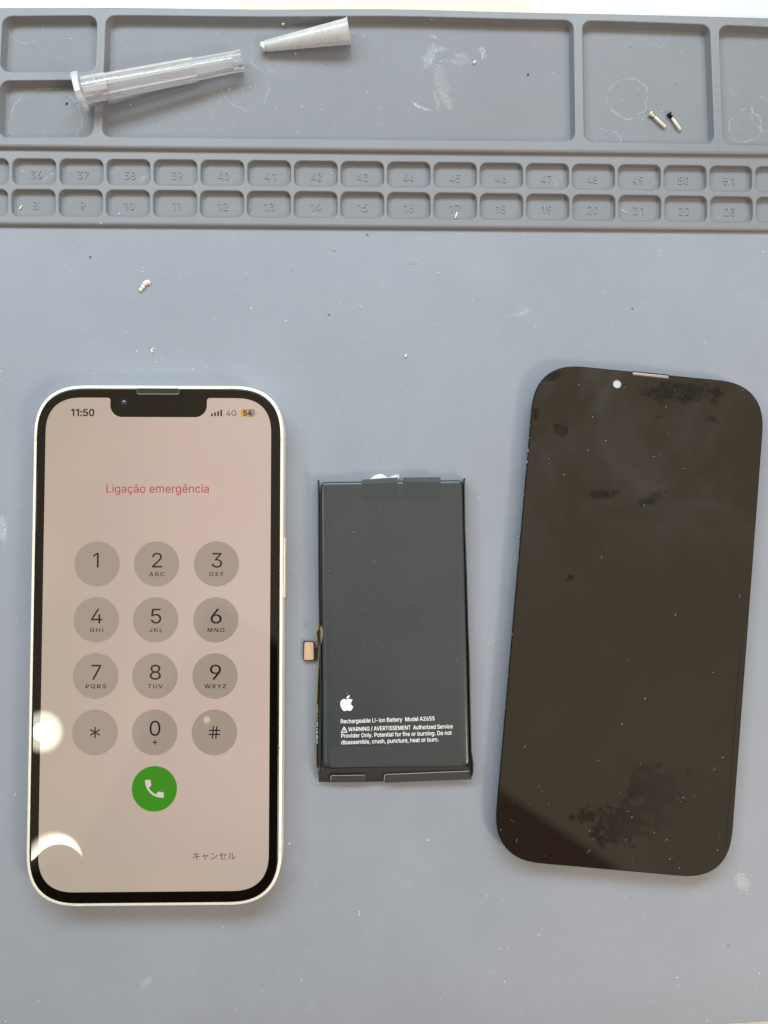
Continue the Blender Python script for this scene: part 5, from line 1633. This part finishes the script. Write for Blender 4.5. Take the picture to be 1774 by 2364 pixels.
# ================================================================== crumbs and shavings
def lump(name, pts, z, mat_, label, cat='crumb', seed=1, group='crumbs and shavings left on the mat'):
    """chain of knobbly blobs: (px, py, radius mm)"""
    random.seed(seed)
    o0 = un(pts[0][0], pts[0][1], z)
    me_all = bmesh.new()
    for px, py, r_ in pts:
        p = un(px, py, z + r_ * .6) - o0
        s0 = len(me_all.verts)
        ret = bmesh.ops.create_icosphere(me_all, subdivisions=2, radius=1.0)
        fx_ = [random.uniform(0, 6) for _ in range(3)]
        for v_ in ret['verts']:
            s_ = r_ * (1 + .18 * sin(v_.co.x * 4 + fx_[0]) * cos(v_.co.y * 4 + fx_[1]) + .10 * sin(v_.co.z * 7 + fx_[2]))
            v_.co = (p + v_.co * s_) * K
            v_.co.z = max(v_.co.z, .0)
    me = bpy.data.meshes.new(name)
    me_all.to_mesh(me)
    me_all.free()
    me.materials.append(mat_)
    me.shade_smooth()
    return link(name, me, label=label, cat=cat, group=group, loc=o0)


def c9(x, y): return (300 + x * .09044, 630 + y * .09044)
lump('crumb', [(*c9(275, 430), .62), (*c9(300, 405), .50), (*c9(330, 350), .72), (*c9(380, 280), .80), (*c9(430, 245), .78), (*c9(470, 235), .72), (*c9(490, 275), .45)], 0, M_CRUMB,
     'largest cream crumb, curved like a bean, on the open mat above the phone', seed=2)
lump('crumb', [(*c9(555, 1970), .38), (*c9(565, 2015), .36), (*c9(600, 1930), .26)], 0, M_CRUMB, 'small forked white crumb between the bean-shaped crumb and the phone', seed=3)
lump('crumb', [(*c9(170, 1995), .22), (*c9(185, 2000), .18)], 0, M_CRUMB, 'tiny grey-white grain just left of the forked crumb', seed=4)
lump('shaving', [(1055, 492, .34), (1053.5, 497, .42), (1052, 502, .34)], -.38, M_CRUMB, 'white sliver lying under the number 17', 'shaving', 5)
lump('shaving', [(45.5, 482, .26), (47.6, 479, .32), (50, 475.5, .28)], -.38, M_CRUMB, 'white sliver beside the number 8', 'shaving', 6)
lump('shaving', [(1436, 484, .20), (1440, 487, .22), (1444, 489.5, .2), (1447, 491, .12)], -.38, M_CRUMB, 'white torn shaving beside the number 21', 'shaving', 7)
lump('shaving', [(37, 1829, .16), (36, 1834, .18), (33.5, 1838, .16)], 0, M_DUST, 'thin white curl on the mat left of the lit phone', 'shaving', 8)
lump('shaving', [(830.5, 2105.5, .18), (830, 2110, .2), (831, 2114, .14)], 0, M_DUST, 'thin white sliver on the mat below the battery', 'shaving', 9)
lump('shaving', [(831, 705, .18), (833.5, 708.5, .24), (836.5, 711, .16)], 0, M_CRUMB, 'thin white sliver on the open mat above the battery', 'shaving', 10)
lump('crumb', [(937, 822, .40), (938.5, 818.5, .22)], 0, M_CRUMB, 'cream grain on the open mat, midway above battery and loose display', seed=11)
lump('crumb', [(1095, 144, .40), (1098, 141, .28)], -.1, M_DUST, 'white grain at the end of the chalky smear in the large tray', seed=12)
lump('crumb', [(1220, 170.5, 0.29), (1219, 172, 0.21)], -.1, M_DARKCRUMB, 'black grain in the large tray, right of the chalky smear', seed=13)
lump('crumb', [(153, 239, 0.29), (155, 237, 0.21)], -.1, M_DARKCRUMB, 'brown grain in the small compartment beneath the needle cap collar', seed=14)
lump('crumb', [(653, 55, .40), (657, 53.5, .24)], .6, M_CRUMB, 'cream grain against the tray wall above the plastic tip', seed=15)
lump('crumb', [(997, 43, .34), (999, 41.5, .2)], 1.6, M_CRUMB, 'pale grain stuck high on the far tray wall', seed=16)
lump('crumb', [(208, 593.5, 0.21), (209.5, 591, 0.15)], 0, M_DARKCRUMB, 'dark grain on the open mat under cell 9', seed=17)
lump('crumb', [(761, 725.5, 0.20), (758, 728, 0.13)], 0, M_DARKCRUMB, 'dark grain on the open mat left of the white sliver', seed=18)
lump('crumb', [(772, 576, .34), (770, 573, .26)], 0, mat('tan_crumb', (.62, .56, .36), .6), 'tan grain on the open mat under cell 14', seed=19)
lump('crumb', [(233.5, 515.5, .34), (236, 517, .22)], .9, M_DUST, 'white grain on the step under cell 9', seed=20)
lump('crumb', [(848, 540, .30), (849.5, 542, .22)], 0, mat('grey_crumb', (.26, .25, .22), .7), 'grey-brown grain just below the step under cell 15', seed=21)
lump('crumb', [(1461.5, 712, 0.18), (1459.5, 714, 0.13)], 0, M_DARKCRUMB, 'dark grain on the open mat above the loose display', seed=22)

# ================================================================== dust: uncounted specks and lint
random.seed(42)
ds = MB()


def speck(p, r, mi):
    n_ = random.choice((4, 5, 6))
    a0 = random.uniform(0, 6.28)
    el = random.uniform(1, 1.9)
    an = random.uniform(0, PI)
    base, top = [], []
    for k_ in range(n_):
        a = a0 + 2 * PI * k_ / n_
        x, y = r * el * cos(a) * random.uniform(.7, 1.2), r / el * sin(a) * random.uniform(.7, 1.2)
        X_, Y_ = x * cos(an) - y * sin(an), x * sin(an) + y * cos(an)
        base.append((p[0] + X_, p[1] + Y_, p[2] + .005))
        top.append((p[0] + X_ * .6, p[1] + Y_ * .6, p[2] + r * .9))
    ds.loft([base, top], True, True, mi)


def fibre(p, L_, th, mi):
    a = random.uniform(0, 2 * PI)
    bend = random.gauss(0, 1.1)
    n_ = 6
    pts = []
    x, y = p[0], p[1]
    for k_ in range(n_ + 1):
        pts.append((x, y, p[2] + .04 + .08 * sin(PI * k_ / n_)))
        x += cos(a) * L_ / n_
        y += sin(a) * L_ / n_
        a += bend / n_
    rows = []
    for i, q in enumerate(pts):
        e = pts[min(i + 1, n_)]
        b2 = pts[max(i - 1, 0)]
        dx, dy = e[0] - b2[0], e[1] - b2[1]
        l = math.hypot(dx, dy) or 1
        nx, ny = -dy / l * th, dx / l * th
        rows.append([(q[0] + nx, q[1] + ny, q[2]), (q[0], q[1], q[2] + th), (q[0] - nx, q[1] - ny, q[2]), (q[0], q[1], q[2] - th * .6)])
    ds.loft(rows, True, True, mi)


def surface(px, py):
    """height of what lies under a photograph pixel, None where dust is left out"""
    if py > 535:
        p = pl(px, py)
        if abs(p[0]) < W / 2 + 1 and abs(p[1]) < H / 2 + 1:
            return None
        q = dl(px, py)
        if abs(q[0]) < DWd / 2 + .5 and abs(q[1]) < DHt / 2 + .5:
            return None
        q = bl_(px, py)
        if -27 < q[0] < 26 and -47 < q[1] < 47:
            return None
        return 0.0
    if py < 320 and py > 66:
        for x0, x1, y0, y1 in ((18, 212, 66, 158), (12, 206, 214, 308), (262, 1315, 66, 312), (1362, 1630, 78, 320), (1690, 1774, 90, 325)):
            if x0 < px < x1 and y0 < py < y1:
                return ZF
        return None
    if 372 < py < 505:
        for row in (0, 1):
            for i in range(0, 16):
                if XLf[row](i) + 12 < px < XRf[row](i) - 10 and YTf[row](px) + 15 < py < YBf[row](px) - 5:
                    return -.40
    return None


cnt = 0
while cnt < 950:
    px, py = random.uniform(0, 1774), random.uniform(60, 2360)
    if py > 1250 and random.random() < .55:
        continue
    z_ = surface(px, py)
    if z_ is None:
        continue
    p = un(px, py, z_)
    r_ = min(.30, random.lognormvariate(-2.35, .5))
    mi = 0 if random.random() < .9 else 1
    speck(p, r_ * (1.0 if mi == 0 else .8), mi)
    cnt += 1
for _ in range(95):
    px, py = random.uniform(0, 1774), random.uniform(545, 2360)
    z_ = surface(px, py)
    if z_ is None:
        continue
    fibre(un(px, py, z_), random.uniform(.7, 3.0), random.uniform(.025, .05), 2)
# glittery clusters
for cx_, cy_, sx_, sy_, n_ in ((6, 1220, 12, 34, 60), (1715, 2036, 26, 30, 70), (1205, 722, 24, 6, 24), (703, 588, 7, 7, 9), (1150, 765, 6, 5, 8), (1060, 560, 45, 40, 40), (960, 770, 20, 26, 12)):
    for _ in range(n_):
        px, py = random.gauss(cx_, sx_ * .6), random.gauss(cy_, sy_ * .6)
        z_ = surface(px, py)
        if z_ is None:
            continue
        speck(un(px, py, z_), random.uniform(.05, .13), 0)
# on the loose display and on the battery
for _ in range(85):
    x, y = random.uniform(-DWd / 2 + 1.5, DWd / 2 - 1.5), random.uniform(-DHt / 2 + 1.5, DHt / 2 - 1.5)
    if random.random() < .55:
        y = -DHt / 2 + 2 + abs(random.gauss(0, 22)) if random.random() < .6 else DHt / 2 - 1.5 - abs(random.gauss(0, 12))
        if abs(y) > DHt / 2 - 1:
            continue
    if abs(x) > DWd / 2 - 6 and abs(y) > DHt / 2 - 8:
        continue
    c_, s_ = cos(DT), sin(DT)
    p = (DC.x + x * c_ - y * s_, DC.y + x * s_ + y * c_, DZ)
    if random.random() < .14:
        fibre(p, random.uniform(.5, 1.3), .03, 2)
    else:
        speck(p, min(.2, random.lognormvariate(-2.6, .45)), 0)
for _ in range(55):
    p = un(random.uniform(752, 1062), random.uniform(1150, 1640), BZ)
    speck(p, min(.16, random.lognormvariate(-2.8, .45)), 0)
for _ in range(14):
    px, py = random.uniform(110, 600), random.uniform(900, 1200)
    speck(un(px, py, L3), random.uniform(.03, .07), 0)
obj('dust', ds, [M_DUST, M_DUSTD, M_FIBRE], smooth=0, kind='stuff', recalc=True)
# one long hair-thin thread below the battery
random.seed(77)
h = MB()
P = [un(x, y, .05) for x, y in ((949, 2033), (930, 2062), (905, 2094), (880, 2118))]
O = P[0].copy()
rows = []
for i, q in enumerate(P):
    a, b2 = P[max(0, i - 1)], P[min(3, i + 1)]
    dd = (b2 - a).normalized()
    nn = Vector((-dd.y, dd.x, 0)) * .05
    q = q - O
    rows.append([q + nn, q + Vector((0, 0, .05)), q - nn, q - Vector((0, 0, .03))])
h.loft(rows, True, True)
obj('thread', h, M_FIBRE, smooth=0, label='long pale hair-thin thread on the mat between the phone and display, below the battery', cat='thread', loc=O)
